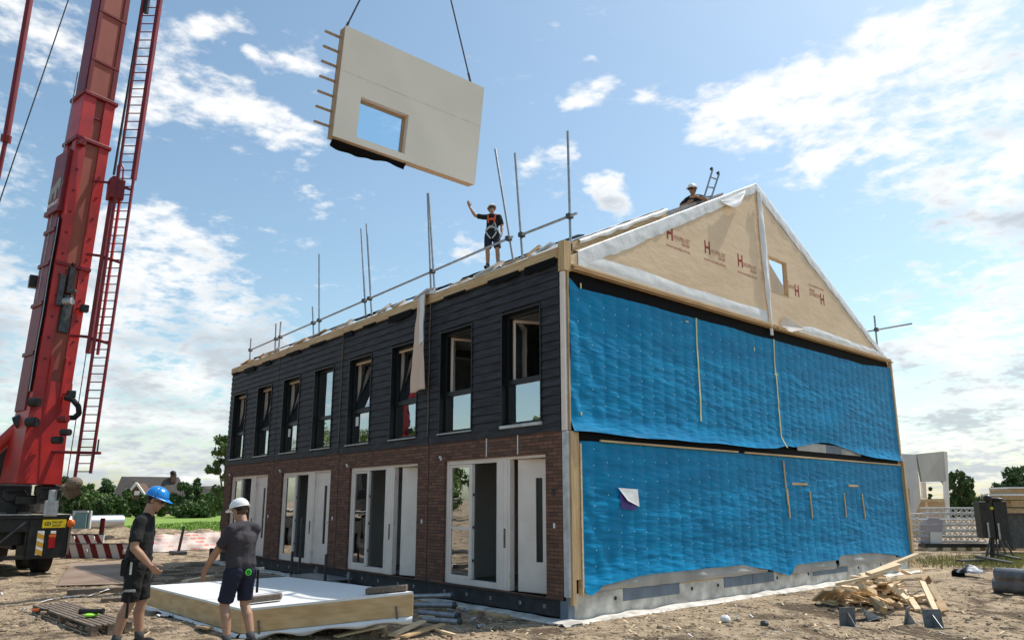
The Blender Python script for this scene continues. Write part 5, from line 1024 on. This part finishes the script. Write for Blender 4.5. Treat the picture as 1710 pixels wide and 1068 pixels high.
# steel props and fittings heap right of the element
pr_ = [((690,1006),(752,1004),.045,.16), ((692,1014),(756,1016),.045,.10), ((700,1024),(762,1030),.05,.05), ((705,1034),(765,1036),.045,.04)]
for i, (a, b, r_, dz) in enumerate(pr_):
    p, s_ = gp_(*a, dz), gp_(*b, dz); t = thing('steel_prop', ('top', 'second', 'third', 'lowest')[i]+' one of the steel prop tubes stacked at the right end of the lying element', 'steel prop', p, 'steel props in the heap')
    q = MB(); q.tube(p, s_, r_, n=14); q.build('tube', 'steel', t); q = MB(); q.tube(s_, s_+(s_-p).normalized()*.05, r_*1.35, n=14); q.build('collar', 'steel_dark', t)
random.seed(31)
for i in range(12):
    u, v = random.uniform(742, 812), random.uniform(1012, 1042); v = 1012+(u-742)*.25+random.uniform(-4, 14); p = gp_(u, v, .05+random.uniform(0, .05)); q = MB(); a = random.uniform(0, 3); d = Vector((math.cos(a), math.sin(a), random.uniform(-.2, .5))).normalized()
    q.path([p-d*.08, p, p+d.cross(Vector((0, 0, 1))).normalized()*.07], .018, 8); q.tube(p-d*.09, p-d*.06, .034, n=10)
    tag(q.build('pipe_clamp', 'steel' if i % 3 else 'rust_plate'), 'small steel clamp in the jumble of fittings right of the props', 'clamp', 'clamps in the fittings jumble')
# ---------------------------------------------------------------- timber heap
random.seed(12); hc = pl(1472, 1000, 2, .1); hc.z = 0
def board(p, q_, w_, h_, m, lbl='pale sawn offcut lying in the heap of timber in front of the blue gable', roll=0):
    p, q_ = Vector(p), Vector(q_); c = (p+q_)/2; d = (q_-p).normalized(); up = Vector((math.sin(roll)*.8, .3*math.sin(roll), math.cos(roll))).normalized(); b = MB(); b.bar(p, q_, w_, h_, up)
    return tag(b.build('timber_offcut', m, loc=c, bevel=.003), lbl, 'offcut', 'offcuts in the timber heap')
# the heap: (u,v) ends on the photo, height above ground at each end
def H2(u, v, z): p = pl(u, v, 2, z); return p
big = [((1395,975,.42),(1475,958,.62),.13,.05), ((1470,968,.55),(1578,955,.50),.15,.05), ((1468,950,.70),(1532,925,.95),.17,.045), ((1450,958,.66),(1500,942,.80),.14,.05), ((1362,1002,.05),(1383,984,.30),.16,.035), ((1376,1002,.04),(1400,982,.34),.12,.035),
 ((1392,1003,.05),(1408,985,.30),.13,.04), ((1402,1002,.10),(1418,984,.36),.10,.03), ((1495,948,.62),(1532,965,.42),.20,.03), ((1522,930,.85),(1548,960,.50),.03,.02), ((1498,952,.6),(1560,948,.40),.05,.03), ((1545,962,.45),(1578,1020,.03),.13,.035), ((1540,970,.45),(1562,1018,.05),.10,.03), ((1552,975,.4),(1572,1008,.1),.08,.03),
 ((1458,1000,.2),(1475,1018,.08),.12,.10), ((1500,985,.3),(1528,1012,.08),.14,.05), ((1520,998,.2),(1533,1018,.05),.10,.05), ((1485,975,.42),(1515,1000,.2),.12,.04), ((1438,978,.42),(1460,990,.25),.10,.09), ((1425,985,.3),(1437,1004,.08),.12,.04)]
for (a, b, w_, h_) in big:
    board(H2(*a), H2(*b), w_, h_, 'wood_pale' if random.random() < .7 else 'wood_mid', roll=random.uniform(-.3, .3))
for i in range(150):
    a = random.uniform(0, 6.28); r_ = abs(random.gauss(0, .55)); r_ = min(r_, 1.15); x = hc.x+math.cos(a)*r_*.65+(-.25); y = hc.y+.35+math.sin(a)*r_*1.15
    z = gs(x, y)+.04+max(0, .50*(1-r_/1.05))*random.random(); L_ = random.uniform(.3, .85); an = random.gauss(-.9, .6) if random.random() < .6 else random.uniform(0, 3.14); d = Vector((math.cos(an), math.sin(an), random.gauss(0, .16)))*L_/2
    c = Vector((x, y, max(z, gs(x, y)+.03+abs(d.z)))); board(c-d, c+d, random.choice([.07, .10, .14]), random.choice([.02, .035, .05]), random.choice(['wood_pale', 'wood_pale', 'wood_mid', 'wood_x']), roll=random.uniform(-.4, .4))
mat('shoe_steel', (.17,.18,.19), .6, (.10,.105,.11), 12, metal=.3)
# steel post shoes standing in front
for i, (u, v, rz, lbl) in enumerate(((1415,1037,.3,'galvanised steel post shoe at the left, standing upright'), (1448,1028,1.2,'galvanised steel post shoe leaning second from the left'), (1512,1034,.9,'galvanised steel post shoe in front of the heap, third from the left'), (1560,1044,.1,'galvanised steel post shoe at the right with its foot plate sticking out'))):
    p = gp_(u, v, .0); M = Matrix.Translation(p) @ Matrix.Rotation(rz+YAW, 4, 'Z') @ Matrix.Rotation(R((4, -18, 12, -8)[i]), 4, 'X'); t = thing('post_shoe', lbl, 'post shoe', p, 'post shoes in front of the timber heap')
    MB().box(-.15, .15, -.006, .006, .0, .27, M).build('back_plate', 'shoe_steel', t, bevel=.002); MB().box(-.13, .16, -.20, -.0065, .0, .008, M).build('foot_plate', 'shoe_steel', t, bevel=.002)
    q = MB(); q.prism([M @ Vector((0, -.0065, .009)), M @ Vector((0, -.18, .009)), M @ Vector((0, -.0065, .2))], M.to_3x3() @ Vector((.008, 0, 0))); q.build('gusset', 'steel', t)
p = gp_(1212, 1036, .05); q = MB(); q.ell((0, 0, 0), (.085, .065, .06), 12, 8); q.v = [p+v*(1+.45*nz(v.x*11+3, v.y*11, v.z*11)) for v in q.v]; o = q.build('stone', 'white_foil', smooth=False)
tag(o, 'rounded white lump lying alone on the sand in front of the blue gable', 'stone')
p = gp_(1277, 1040, .03); q = MB(); q.ell(p, (.07, .06, .05), 7, 5); tag(q.build('stone', 'steel_dark'), 'dark stone lying right of the white lump', 'stone')
# red netting scraps along the footing
# ---------------------------------------------------------------- right background
# wrapped rolls
for i, (u0, v0, u1, v1, r_, z) in enumerate(((1664,958,1745,964,.14,.40), (1660,976,1745,982,.15,.14))):
    p, s_ = pl(u0, v0, 2, z), pl(u1, v1, 2, z); q = MB(); q.tube(p, s_, r_, n=20); t = thing('wrapped_roll', ('upper', 'lower')[i]+' silvery wrapped roll at the right edge of the picture', 'roll', p, 'wrapped rolls at the right'); q.build('roll', 'white_foil' if i == 0 else 'grey_foil', t, smooth=False); MC['dkfoil'] = mat('dkfoil', (.03,.032,.036), .3, (.17,.175,.19), 3, bump=.02, bscale=6)
    t.children[0].data.materials[0] = MC['dkfoil']; q = MB(); q.tube(p-(s_-p).normalized()*.01, p, r_*.4, n=12); q.build('core', 'wood_mid', t)
mat('bagfoil', (.03,.03,.035), .5, (.5,.5,.52), 3.5, mixr=(.48,.54), bump=.03, bscale=7); p = pl(1622, 955, 2, .12); q = MB(); q.sheet(lambda u, v: (lambda a: p+RV*(u-.5)*.75+FH*math.cos(a)*.28*math.sin(u*3.14+.05)+Vector((0, 0, (.16+.13*nz(u*4, v*4))*math.sin(a)*math.sin(u*3.14+.05)+.0)))(v*3.14), 26, 14); t = thing('plastic_bag', 'black and white plastic bag lying on the ground before the rolls', 'bag', p); q.build('bag', 'bagfoil', t, smooth=True, fix=False)
p = pl(1600, 957, 2, .08); q = MB(); q.ell(p, (.16, .16, .12), 10, 7); q.build('bag_end', 'black_foil', t, smooth=True)
for i, (a, b) in enumerate((((1602,940),(1640,938)), ((1632,936),(1690,944)), ((1650,934),(1705,938)))):
    beam(gp_(*a, .1+.05*i), gp_(*b, .08), .15, .06, 'dark_plank', ('short dark plank left of the black planks in the weeds', 'dark plank lying tilted behind the plastic bag', 'rearmost dark plank behind the plastic bag')[i], 'plank', 'steel_dark')
# black loudspeaker like cases on a tripod
p = pl(1655, 936, 2, 0); cs = thing('equipment_case', 'two tall black cases side by side on a spread steel stand', 'case', p)
def scr(mb, d, u0, u1, v0, v1, th=.3, c=None):                                    # upright box facing the camera side, at depth d
    a, b, c_, e = at(u0, v1, d), at(u1, v1, d), at(u1, v0, d), at(u0, v0, d); c_.x, c_.y = b.x, b.y; e.x, e.y = a.x, a.y; b.z = a.z; c_.z = e.z; mb.prism([a, b, c_, e], FH*th); return mb
dS = (p-CAMP).dot(FW)
for (u0, u1, v0, v1) in ((1643,1664,837,898), (1666,1689,836,900)): MB_q = MB(); scr(MB_q, dS, u0, u1, v0, v1, .35).build('case', 'truck_black', cs, bevel=.02)
scr(MB(), dS-.03, 1651, 1654, 872, 897, .02).build('bracket', 'steel', cs); scr(MB(), dS-.03, 1669, 1672, 873, 900, .02).build('bracket', 'steel', cs)
q = MB(); q.ell(at(1656,848,dS-.02), (.05,.05,.05), 10, 6); q.build('badge', 'yellow_sign', cs)
for u in (1645, 1668, 1684, 1698): q = MB(); q.tube(at(1660+(u-1660)*.4, 898, dS+.1), at(u, 936, dS-.1), .03); q.build('stand_leg', 'steel_dark', cs)
q = MB(); q.tube(at(1657, 898, dS+.1), at(1657, 936, dS), .07); q.build('stand_post', 'truck_black', cs); q = MB(); p_ = at(1649, 832, dS+.1); q.ell(p_, (.14,.1,.12)); q.ell(p_+RV*.25-Vector((0,0,.03)), (.25,.1,.07)); q.build('cable_coil', 'truck_black', cs)
# truss stack
dT = (pl(1600, 918, 2, 0)-CAMP).dot(FW)
def truss(u0, u1, v0, v1, lbl, d, dy=.4, zig=True):
    a, b = at(u0, v1, d), at(u1, v1, d); b.z = a.z; h = (v1-v0)*d/FPX; t = thing('lattice_girder', lbl, 'girder', a, 'white lattice girders in the stack'); e = (b-a); L_ = e.length; e.normalize()
    for z in (0, h):
        for s_ in (0, dy): MB().tube(a+Vector((0, 0, z))+FH*s_, b+Vector((0, 0, z))+FH*s_, .026, n=7).build('chord', 'white_metal', t)
    n = max(3, int(L_/(h*1.1)))
    for s_ in (0, dy):
        q = MB()
        for i in range(n): p0 = a+e*L_*i/n; p1 = a+e*L_*(i+1)/n; z0, z1 = (0, h) if i % 2 else (h, 0); q.tube(p0+FH*s_+Vector((0, 0, z0)), p1+FH*s_+Vector((0, 0, z1)), .018, n=6)
        q.build('lacing', 'white_metal', t)
names = ['top', 'second', 'third', 'fourth', 'fifth', 'lowest']
for i in range(6):
    v0 = 848+i*9.6; truss(1534-(i % 2)*5+(12 if i == 0 else 0), 1648, v0, v0+8, names[i]+' lattice girder in the white stack left of the black cases', dT+.2*(i % 2))
for i in range(3): truss(1696-(i*2), 1760, 855+i*14, 866+i*14, ('top', 'middle', 'lowest')[i]+' lattice girder in the stack right of the black cases', dT+.5)
q = MB(); pT = at(1525, 905, dT+.3); 
beam(Vector((at(1540,918,dT).x, at(1540,918,dT).y, .12)), Vector((at(1760,918,dT).x, at(1760,918,dT).y, .12)), .5, .14, 'rack_beam', 'dark beam carrying the stacks of white girders', 'beam', 'truck_black')
for i in range(9): c = at(1550+i*24, 912, dT); beam(Vector((c.x, c.y, -.02))-FH*.3, Vector((c.x, c.y, -.02))+FH*.5, .3, .135, 'bearer', 'pale bearer block under the dark beam of the girder stacks', 'timber', 'wood_pale', 'bearer blocks under the girder stacks')
# white case, its shade and its sunlit patch painted as two colours
dW = (pl(1560, 918, 2, 0)-CAMP).dot(FW); wb = thing('panel_crate', 'white upright crate with clipped corners, its shade and sunlit patch painted in', 'crate', pl(1560, 918, 2, 0))
mat('lilac', (.40,.38,.44), .6)  # shaded tone of the white crate, put into its colour
pts = [at(u, v, dW) for u, v in ((1545,917),(1573,919),(1575,870),(1567,864),(1552,863),(1544,872))]; q = MB(); q.prism(pts, FH*.35); q.build('crate', 'lilac', wb, bevel=.02); q = MB(); q.prism([at(u, v, dW-.05) for u, v in ((1554,918),(1573,919),(1574,888),(1554,887))], FH*.03); q.build('sheet', 'white_paint', wb)  # the sheet is only the sunlit part of the crate, painted white
# timber stack far right
dK = 27; tk_ = thing('timber_stack', 'stack of orange timber packs with white covers at the right edge', 'timber stack', at(1690, 905, dK))
for (u0, u1, v0, v1, m) in ((1675,1760,827,834,'wood_mid'), (1688,1760,815,826,'wood_mid'), (1690,1760,835,846,'wood_mid'), (1686,1760,848,856,'wood_mid')): scr(MB(), dK, u0, u1, v0, v1, 1.2).build('timber_pack', m, tk_)
for (u0, u1, v0, v1) in ((1674,1760,824,827), (1687,1760,812.5,815)): scr(MB(), dK-.03, u0, u1, v0, v1, 1.25).build('cover', 'white_paint', tk_)
scr(MB(), dK+.1, 1692, 1750, 857, 915, .8).build('under_rack', 'steel_dark', tk_)
# unfinished grey unit behind
dU = 40; uu = thing('unfinished_house', 'unfinished house of grey panels on a timber base beyond the right corner of the row', 'house', at(1540, 880, dU))
def q4(nm, m, pts, th, d=dU): q = MB(); q.prism([at(u, v, d+dd) for u, v, dd in pts], FH*th); q.build(nm, m, uu)
mat('grey_panel', (.36,.35,.33), .6, (.28,.27,.26), .6)
q4('side_wall', 'plaster', [(1495,757,2),(1530,758,0),(1538,835,0),(1522,875,0),(1500,875,2)], .25)
q4('front_panel', 'grey_panel', [(1531,757.5,0),(1576,753,3),(1580,803,3),(1540,804,0)], .2)
q4('post', 'white_paint', [(1576,753,3.3),(1582,754,3.3),(1587,866,3.3),(1580,866,3.3)], .2)
q4('post', 'cream', [(1540,804.5,.3),(1546,804.5,.3),(1548,832,.3),(1542,832,.3)], .2)
q4('sill_beam', 'wood_mid', [(1536,833,.1),(1577,832,2.9),(1578,836,2.9),(1536,838,.1)], .25)
q4('base_panel', 'wood_mid', [(1520,838.5,.4),(1578,836.5,3.0),(1580,905,3.0),(1518,908,.4)], .2)
q4('stud', 'wood_pale', [(1545,839,.3),(1549,839,.3),(1552,868,.3),(1547,868,.3)], .05)
q4('lower_wall', 'wood_pale', [(1519,868,.2),(1546,868,.2),(1546,908,.2),(1519,908,.2)], .1)
q4('door_frame', 'wood_mid', [(1512,815,-.3),(1519,815,-.3),(1520,862,-.3),(1514,862,-.3)], .1)
# ---------------------------------------------------------------- left background
q = MB()
def barrier(u0, u1, v0, v1, d, lbl, n):
    a, b = at(u0, v1, d), at(u1, v1+(v1-935)*0, d); b.z = a.z; h = (v1-v0)*d/FPX; e = b-a; t = thing('road_barrier', lbl, 'barrier', Vector((a.x, a.y, a.z)), 'striped road barriers')
    MB().prism([a, b, b+Vector((0, 0, h)), a+Vector((0, 0, h))], FH*.05).build('board', 'white_letter', t); mat('barrier_red', (.16,.006,.012), .4)
    for i in range(n):
        f0 = (i-.5)/n; w_ = .45/n; s_ = -.55/n
        xs = [f0, f0+w_, f0+w_+s_*-1, f0-s_]; pts = []
        for f, z in ((f0+.5/n, h), (f0+.5/n+w_, h), (f0+.5/n+w_+.5/n, 0), (f0+1.0/n, 0)): pts.append((f, z))
        pts = [(min(max(f, 0), 1), z) for f, z in pts]
        q = MB(); q.add([a+e*f+Vector((0, 0, z))-FH*.004 for f, z in pts], [(0, 1, 2, 3)]); q.build('stripe', 'barrier_red', t, fix=False)
    for z in (-.02, h): MB().bar(a+Vector((0, 0, z))+FH*.02, b+Vector((0, 0, z))+FH*.02, .07, .03).build('rail', 'steel_dark', t)
    for f in (.05, .95): p = a+e*f+FH*.08; MB().bar((p.x, p.y, gs(p.x, p.y)-.02), p, .06, .06).build('foot', 'steel_dark', t)
    for f in (.32, .78): p = a+e*f; q = MB(); q.ell(p+Vector((0, 0, h*.55))-FH*.03, (.12, .04, .10), 10, 6); q.build('reflector', 'cream', t)
barrier(100, 236, 908, 936, 24.3, 'long red and white striped barrier board between crane and worker', 6)
barrier(100, 172, 892, 907, 26.5, 'shorter red and white striped barrier board behind the long one', 4)
p = at(167, 907, 27); t = thing('marker_post', 'dark post with a red and white face behind the striped barriers', 'post', p); q = MB(); scr(q, 27, 164, 170, 864, 900, .1).build('post', 'truck_black', t); scr(MB(), 26.95, 168, 173, 866, 888, .03).build('face', 'barrier_red', t)
# netting
q = MB(); nA, nB = at(236, 926, 27), at(372, 922, 29); nA.z = 0; nB.z = 0
def net(u, v): p = nA.lerp(nB, u); return Vector((p.x, p.y, gs(p.x, p.y)+.03+v*(.62+.06*nz(u*9, 2))))+FH*(.5*v+.15*nz(u*6, v*2))
q.sheet(net, 60, 8)
m = bpy.data.materials.new('red_netting'); m.use_nodes = True; MC['red_netting'] = m; tt = m.node_tree; bs = tt.nodes['Principled BSDF']; bs.inputs['Roughness'].default_value = .7
tcx = tt.nodes.new('ShaderNodeTexCoord'); sx_ = tt.nodes.new('ShaderNodeSeparateXYZ'); tt.links.new(tcx.outputs['Object'], sx_.inputs[0]); kk = tt.nodes.new('ShaderNodeTexBrick'); cxx = tt.nodes.new('ShaderNodeCombineXYZ'); mm = tt.nodes.new('ShaderNodeMath'); mm.operation = 'SUBTRACT'
tt.links.new(sx_.outputs[1], mm.inputs[0]); tt.links.new(sx_.outputs[0], mm.inputs[1]); tt.links.new(mm.outputs[0], cxx.inputs[0]); tt.links.new(sx_.outputs[2], cxx.inputs[1]); tt.links.new(cxx.outputs[0], kk.inputs[0])
kk.inputs['Scale'].default_value = 1; kk.inputs['Brick Width'].default_value = .34; kk.inputs['Row Height'].default_value = .13; kk.inputs['Mortar Size'].default_value = .035; kk.inputs['Color1'].default_value = (.72,.68,.64,1); kk.inputs['Color2'].default_value = (.72,.22,.17,1); kk.inputs['Mortar'].default_value = (.70,.62,.56,1)
tt.links.new(kk.outputs[0], bs.inputs['Base Color'])
t = thing('safety_netting', 'red and white safety netting stretched low across the sand beyond the workers', 'netting', nA); q.build('netting', 'red_netting', t, smooth=True, fix=False)
q = MB(); p = at(298, 912, 26); q.tube((p.x-.0, p.y, .0), (p.x+.1, p.y+.1, 1.0), .05); q.build('stake', 'steel_dark', t); q = MB(); q.box(p.x-.4, p.x+.4, p.y-.2, p.y+.2, .02, .14); q.build('stake_foot', 'steel_dark', t, bevel=.02)
p = gp_(352, 938); t = tag(MB().tube(p, p+Vector((0, 0, .45)), .07, n=12).build('short_post', 'truck_black', loc=p), 'short black post left of the far end of the row', 'post')
# glass unit and big steel pipe on the bank
t = thing('glass_unit', 'framed glass unit leaning on the dirt bank behind the crane', 'glass unit', at(133, 882, 29)); q = MB(); dG = 29
for (u0, u1, v0, v1) in ((118,121,852,882), (146,149,852,882), (121,146,852,855)): scr(MB(), dG, u0, u1, v0, v1, .1).build('frame', 'white_metal', t)
scr(MB(), dG+.05, 121, 146, 855, 882, .02).build('pane', 'pane_green' if 'pane_green' in MC else mat('pane_green', (.20,.32,.31), .15), t)
scr(MB(), dG-.12, 124, 142, 858, 882, .03).build('inner_sheet', 'pane_green', t)
p, s_ = at(96, 872, 32), at(204, 870, 34); s_.z = p.z; tag(MB().tube(p, s_, .30, n=24).build('steel_pipe', 'alu', loc=p), 'large silver pipe lying behind the glass unit', 'pipe')
mat('leaf', (.085,.145,.036), .6, (.14,.20,.06), 1.5, spec=.3); mat('leaf_dark', (.055,.10,.03), .6, (.09,.14,.045), 1.2, spec=.3); mat('leaf_light', (.085,.13,.04), .6, (.05,.09,.025), 1.2); mat('bark', (.10,.08,.06), .9)
def tree(base, h, w_, m, lbl, cat='tree', n=2600, trunk=.3, name='tree', ls=.11, seed=0, grp=None, cone=0, clump=26):
    rnd = random.Random(seed); base = Vector(base); t = thing(name, lbl, cat, base, grp)
    q = MB(); q.tube(base, base+Vector((.05*h*.3, 0, h*.55)), .035*h*.8, .02*h*.6, 8)
    cs_ = []
    for i in range(clump):
        z = trunk+(1-trunk)*rnd.random()**.8; r_ = w_*.5*math.sqrt(max(.05, 1-((z-(trunk+1)*.5)/((1-trunk)*.56))**2)) if not cone else w_*.5*(1.05-z)*1.2
        a = rnd.uniform(0, 6.28); rr = r_*math.sqrt(rnd.random()); c = base+Vector((math.cos(a)*rr, math.sin(a)*rr, z*h*.95)); cs_.append((c, w_*rnd.uniform(.10, .20)*(1 if not cone else .8)))
        if i % 3 == 0: q.tube(base+Vector((0, 0, h*trunk*.8+.25*h*rnd.random())), c, .012*h, .004*h, 5)
    q.build('trunk', 'bark', t)
    q = MB(); per = n//clump
    for c, r_ in cs_:
        for k in range(per):
            d = Vector((rnd.gauss(0, 1), rnd.gauss(0, 1), rnd.gauss(0, .8))).normalized()*r_*rnd.random()**.4; p = c+d; s_ = ls*rnd.uniform(.6, 1.3)
            u = Vector((rnd.gauss(0, 1), rnd.gauss(0, 1), rnd.gauss(0, 1))).normalized(); v = u.cross(Vector((rnd.gauss(0, 1), rnd.gauss(0, 1), rnd.gauss(0, 1)))).normalized(); q.add([p-u*s_, p+v*s_*.5, p+u*s_, p-v*s_*.5], [(0, 1, 2, 3)])
    q.build('crown', m, t, fix=False); return t
def bt(u, vt, vb, d, wpx, m, lbl, **k):
    b = at(u, vb, d); b.z = max(-.02, min(b.z, .2)); top = at(u, vt, d); tree(b, top.z-b.z, wpx*d/FPX, m, lbl, **k)
# hedge line and trees at the left, each a thing of its own
LT_ = [(100,792,92,36,'leaf_dark','tall pointed dark tree just right of the crane boom'), (138,806,94,36,'leaf','rounded tree second right of the crane boom'), (172,800,96,34,'leaf_dark','tree left of the pale-gabled farmhouse'), (208,815,94,34,'leaf','low tree directly in front of the farmhouse gable'), (122,822,90,40,'leaf_dark','low bushy tree above the glass unit'), (10,818,94,60,'leaf_dark','tree behind the crane carrier'),
 (235,826,94,34,'leaf_dark','dark low tree behind the blue helmet'), (270,828,96,34,'leaf','small tree right of the blue helmet'), (300,806,92,40,'leaf_dark','broad dark tree at the right end of the farmhouse roof'), (325,796,94,36,'leaf_dark','tallest dark tree between the two roofs'), (345,822,92,28,'leaf','light tree near the white helmet'), (160,826,89,50,'leaf','low shrub above the silver pipe'), (185,832,88,46,'leaf_dark','dark shrub right of the silver pipe'), (322,838,88,60,'leaf_dark','low dark shrub at the edge of the grass')]
for i, (u, vt, d, w_, m, l_) in enumerate(LT_): bt(u, vt, 868, d, w_, m, l_, n=2600, trunk=.06, ls=.25, seed=40+i, clump=34, grp='trees beyond the grass field', cone=1 if i in (0, 3, 7, 9) else 0)
bt(372, 722, 866, 46, 62, 'leaf', 'leafy tree rising beside the far end wall of the row', n=6000, trunk=.2, ls=.13, seed=77, clump=40)
bt(1606, 787, 858, 70, 44, 'leaf_dark', 'round tree beyond the girder stack', n=5000, trunk=.12, ls=.2, seed=78, clump=40)
bt(1700, 780, 858, 72, 56, 'leaf_dark', 'tree at the right edge behind the timber stack', n=5000, trunk=.15, ls=.2, seed=79, clump=40)
bt(1557, 812, 858, 90, 10, 'leaf_dark', 'small tree seen through the opening of the unfinished house', n=800, trunk=.1, ls=.2, seed=80, clump=12)
for i, (u, vt, w_) in enumerate(((1590,836,60), (1640,834,70), (1690,838,60), (1760,832,80))): bt(u, vt, 862, 85, w_, 'leaf_dark', ('hedge left of the black cases far behind', 'hedge behind the black cases', 'hedge behind the timber stack', 'hedge beyond the right edge')[i], n=2500, trunk=0, ls=.22, seed=90+i, clump=30, name='hedge', cat='hedge', grp='hedges far behind at the right')
for i in range(14): bt(-60+i*32, 835, 862, 150, 60, 'leaf_dark', 'far dark hedge along the horizon behind the farm', n=900, trunk=0, ls=.35, seed=120+i, clump=22, name='hedge', cat='hedge', grp='far hedges behind the farm')
# trees on the street side, seen mirrored in the panes
for i, (x, y, h) in enumerate(((-30,-30,8), (-42,-38,9.5), (-52,-34,8), (-66,-40,11), (-84,-42,12), (-105,-48,14), (-22,-38,8))): tree((x, y, 0), h, h*.8, 'leaf', 'tree across the street mirrored in the window panes', n=2600, trunk=.2, ls=.3, seed=200+i, clump=30, grp='trees across the street')
# farmhouse and barn roofs
mat('roof_tile', (.060,.052,.050), .8, (.09,.078,.07), 1.0, bump=.03, bscale=7, stretch=(3,3,6)); mat('farm_wall', (.12,.07,.05), .85)
dF = 118; fa, fb_ = at(197,866,dF), at(312,866,dF+6)
fh = thing('farmhouse', 'low farmhouse with a dark tiled roof and a pale-edged front gable beyond the trees', 'house', (fa.x, fa.y, 0))
def A(u, v, dd=0): return at(u, v, dF+dd)
q = MB(); q.prism([A(186,833), A(203,795,3), A(297,796,8), A(316,834,6)], FH*.4); q.build('roof', 'roof_tile', fh)
q = MB(); q.prism([A(203,795,3.5), A(297,796,8.5), A(300,834,16), A(200,834,11)], FH*.3); q.build('rear_roof', 'roof_tile', fh)
q = MB(); q.prism([A(190,833,.6), A(312,834,6.2), A(312,866,6.2), A(190,866,.6)], FH*4); q.build('wall', 'farm_wall', fh)
q = MB(); q.prism([A(205,834,-2), A(228,806,-2), A(247,834,-2)], FH*3); q.build('gable', 'farm_wall', fh)
q = MB(); q.bar(A(203,836,-2.4), A(228,806,-2.4), .3, .25, FH); q.bar(A(228,806,-2.4), A(249,836,-2.4), .3, .25, FH); q.build('bargeboard', 'white_paint', fh)
q = MB(); scr(q, dF-2.3, 224, 232, 819, 826, .2).build('window', 'white_paint', fh)
q = MB(); q.box(A(289,800,7).x-.4, A(289,800,7).x+.4, A(289,800,7).y-.4, A(289,800,7).y+.4, A(289,800,7).z-.5, A(289,791,7).z); q.build('chimney', 'farm_wall', fh); q = MB(); q.ell(A(289,789,7), (.5,.5,.4)); q.build('cowl', 'truck_black', fh)
bn = thing('barn', 'barn with a long dark roof between the trees and the far end of the row', 'barn', at(350, 862, 105))
q = MB(); q.prism([at(318,838,105), at(338,811,108), at(395,811,110), at(402,840,105)], FH*.4); q.build('roof', 'roof_tile', bn); q = MB(); q.prism([at(322,838,105.6), at(400,840,105.6), at(400,866,105.6), at(322,866,105.6)], FH*4); q.build('wall', 'farm_wall', bn)
q = MB(); q.prism([at(318,852,101), at(372,852,101), at(372,860,101), at(318,860,101)], FH*.1); tag(q.build('garden_fence', 'wood_old', loc=at(318,860,101)), 'low dark garden fence in front of the barn', 'fence')
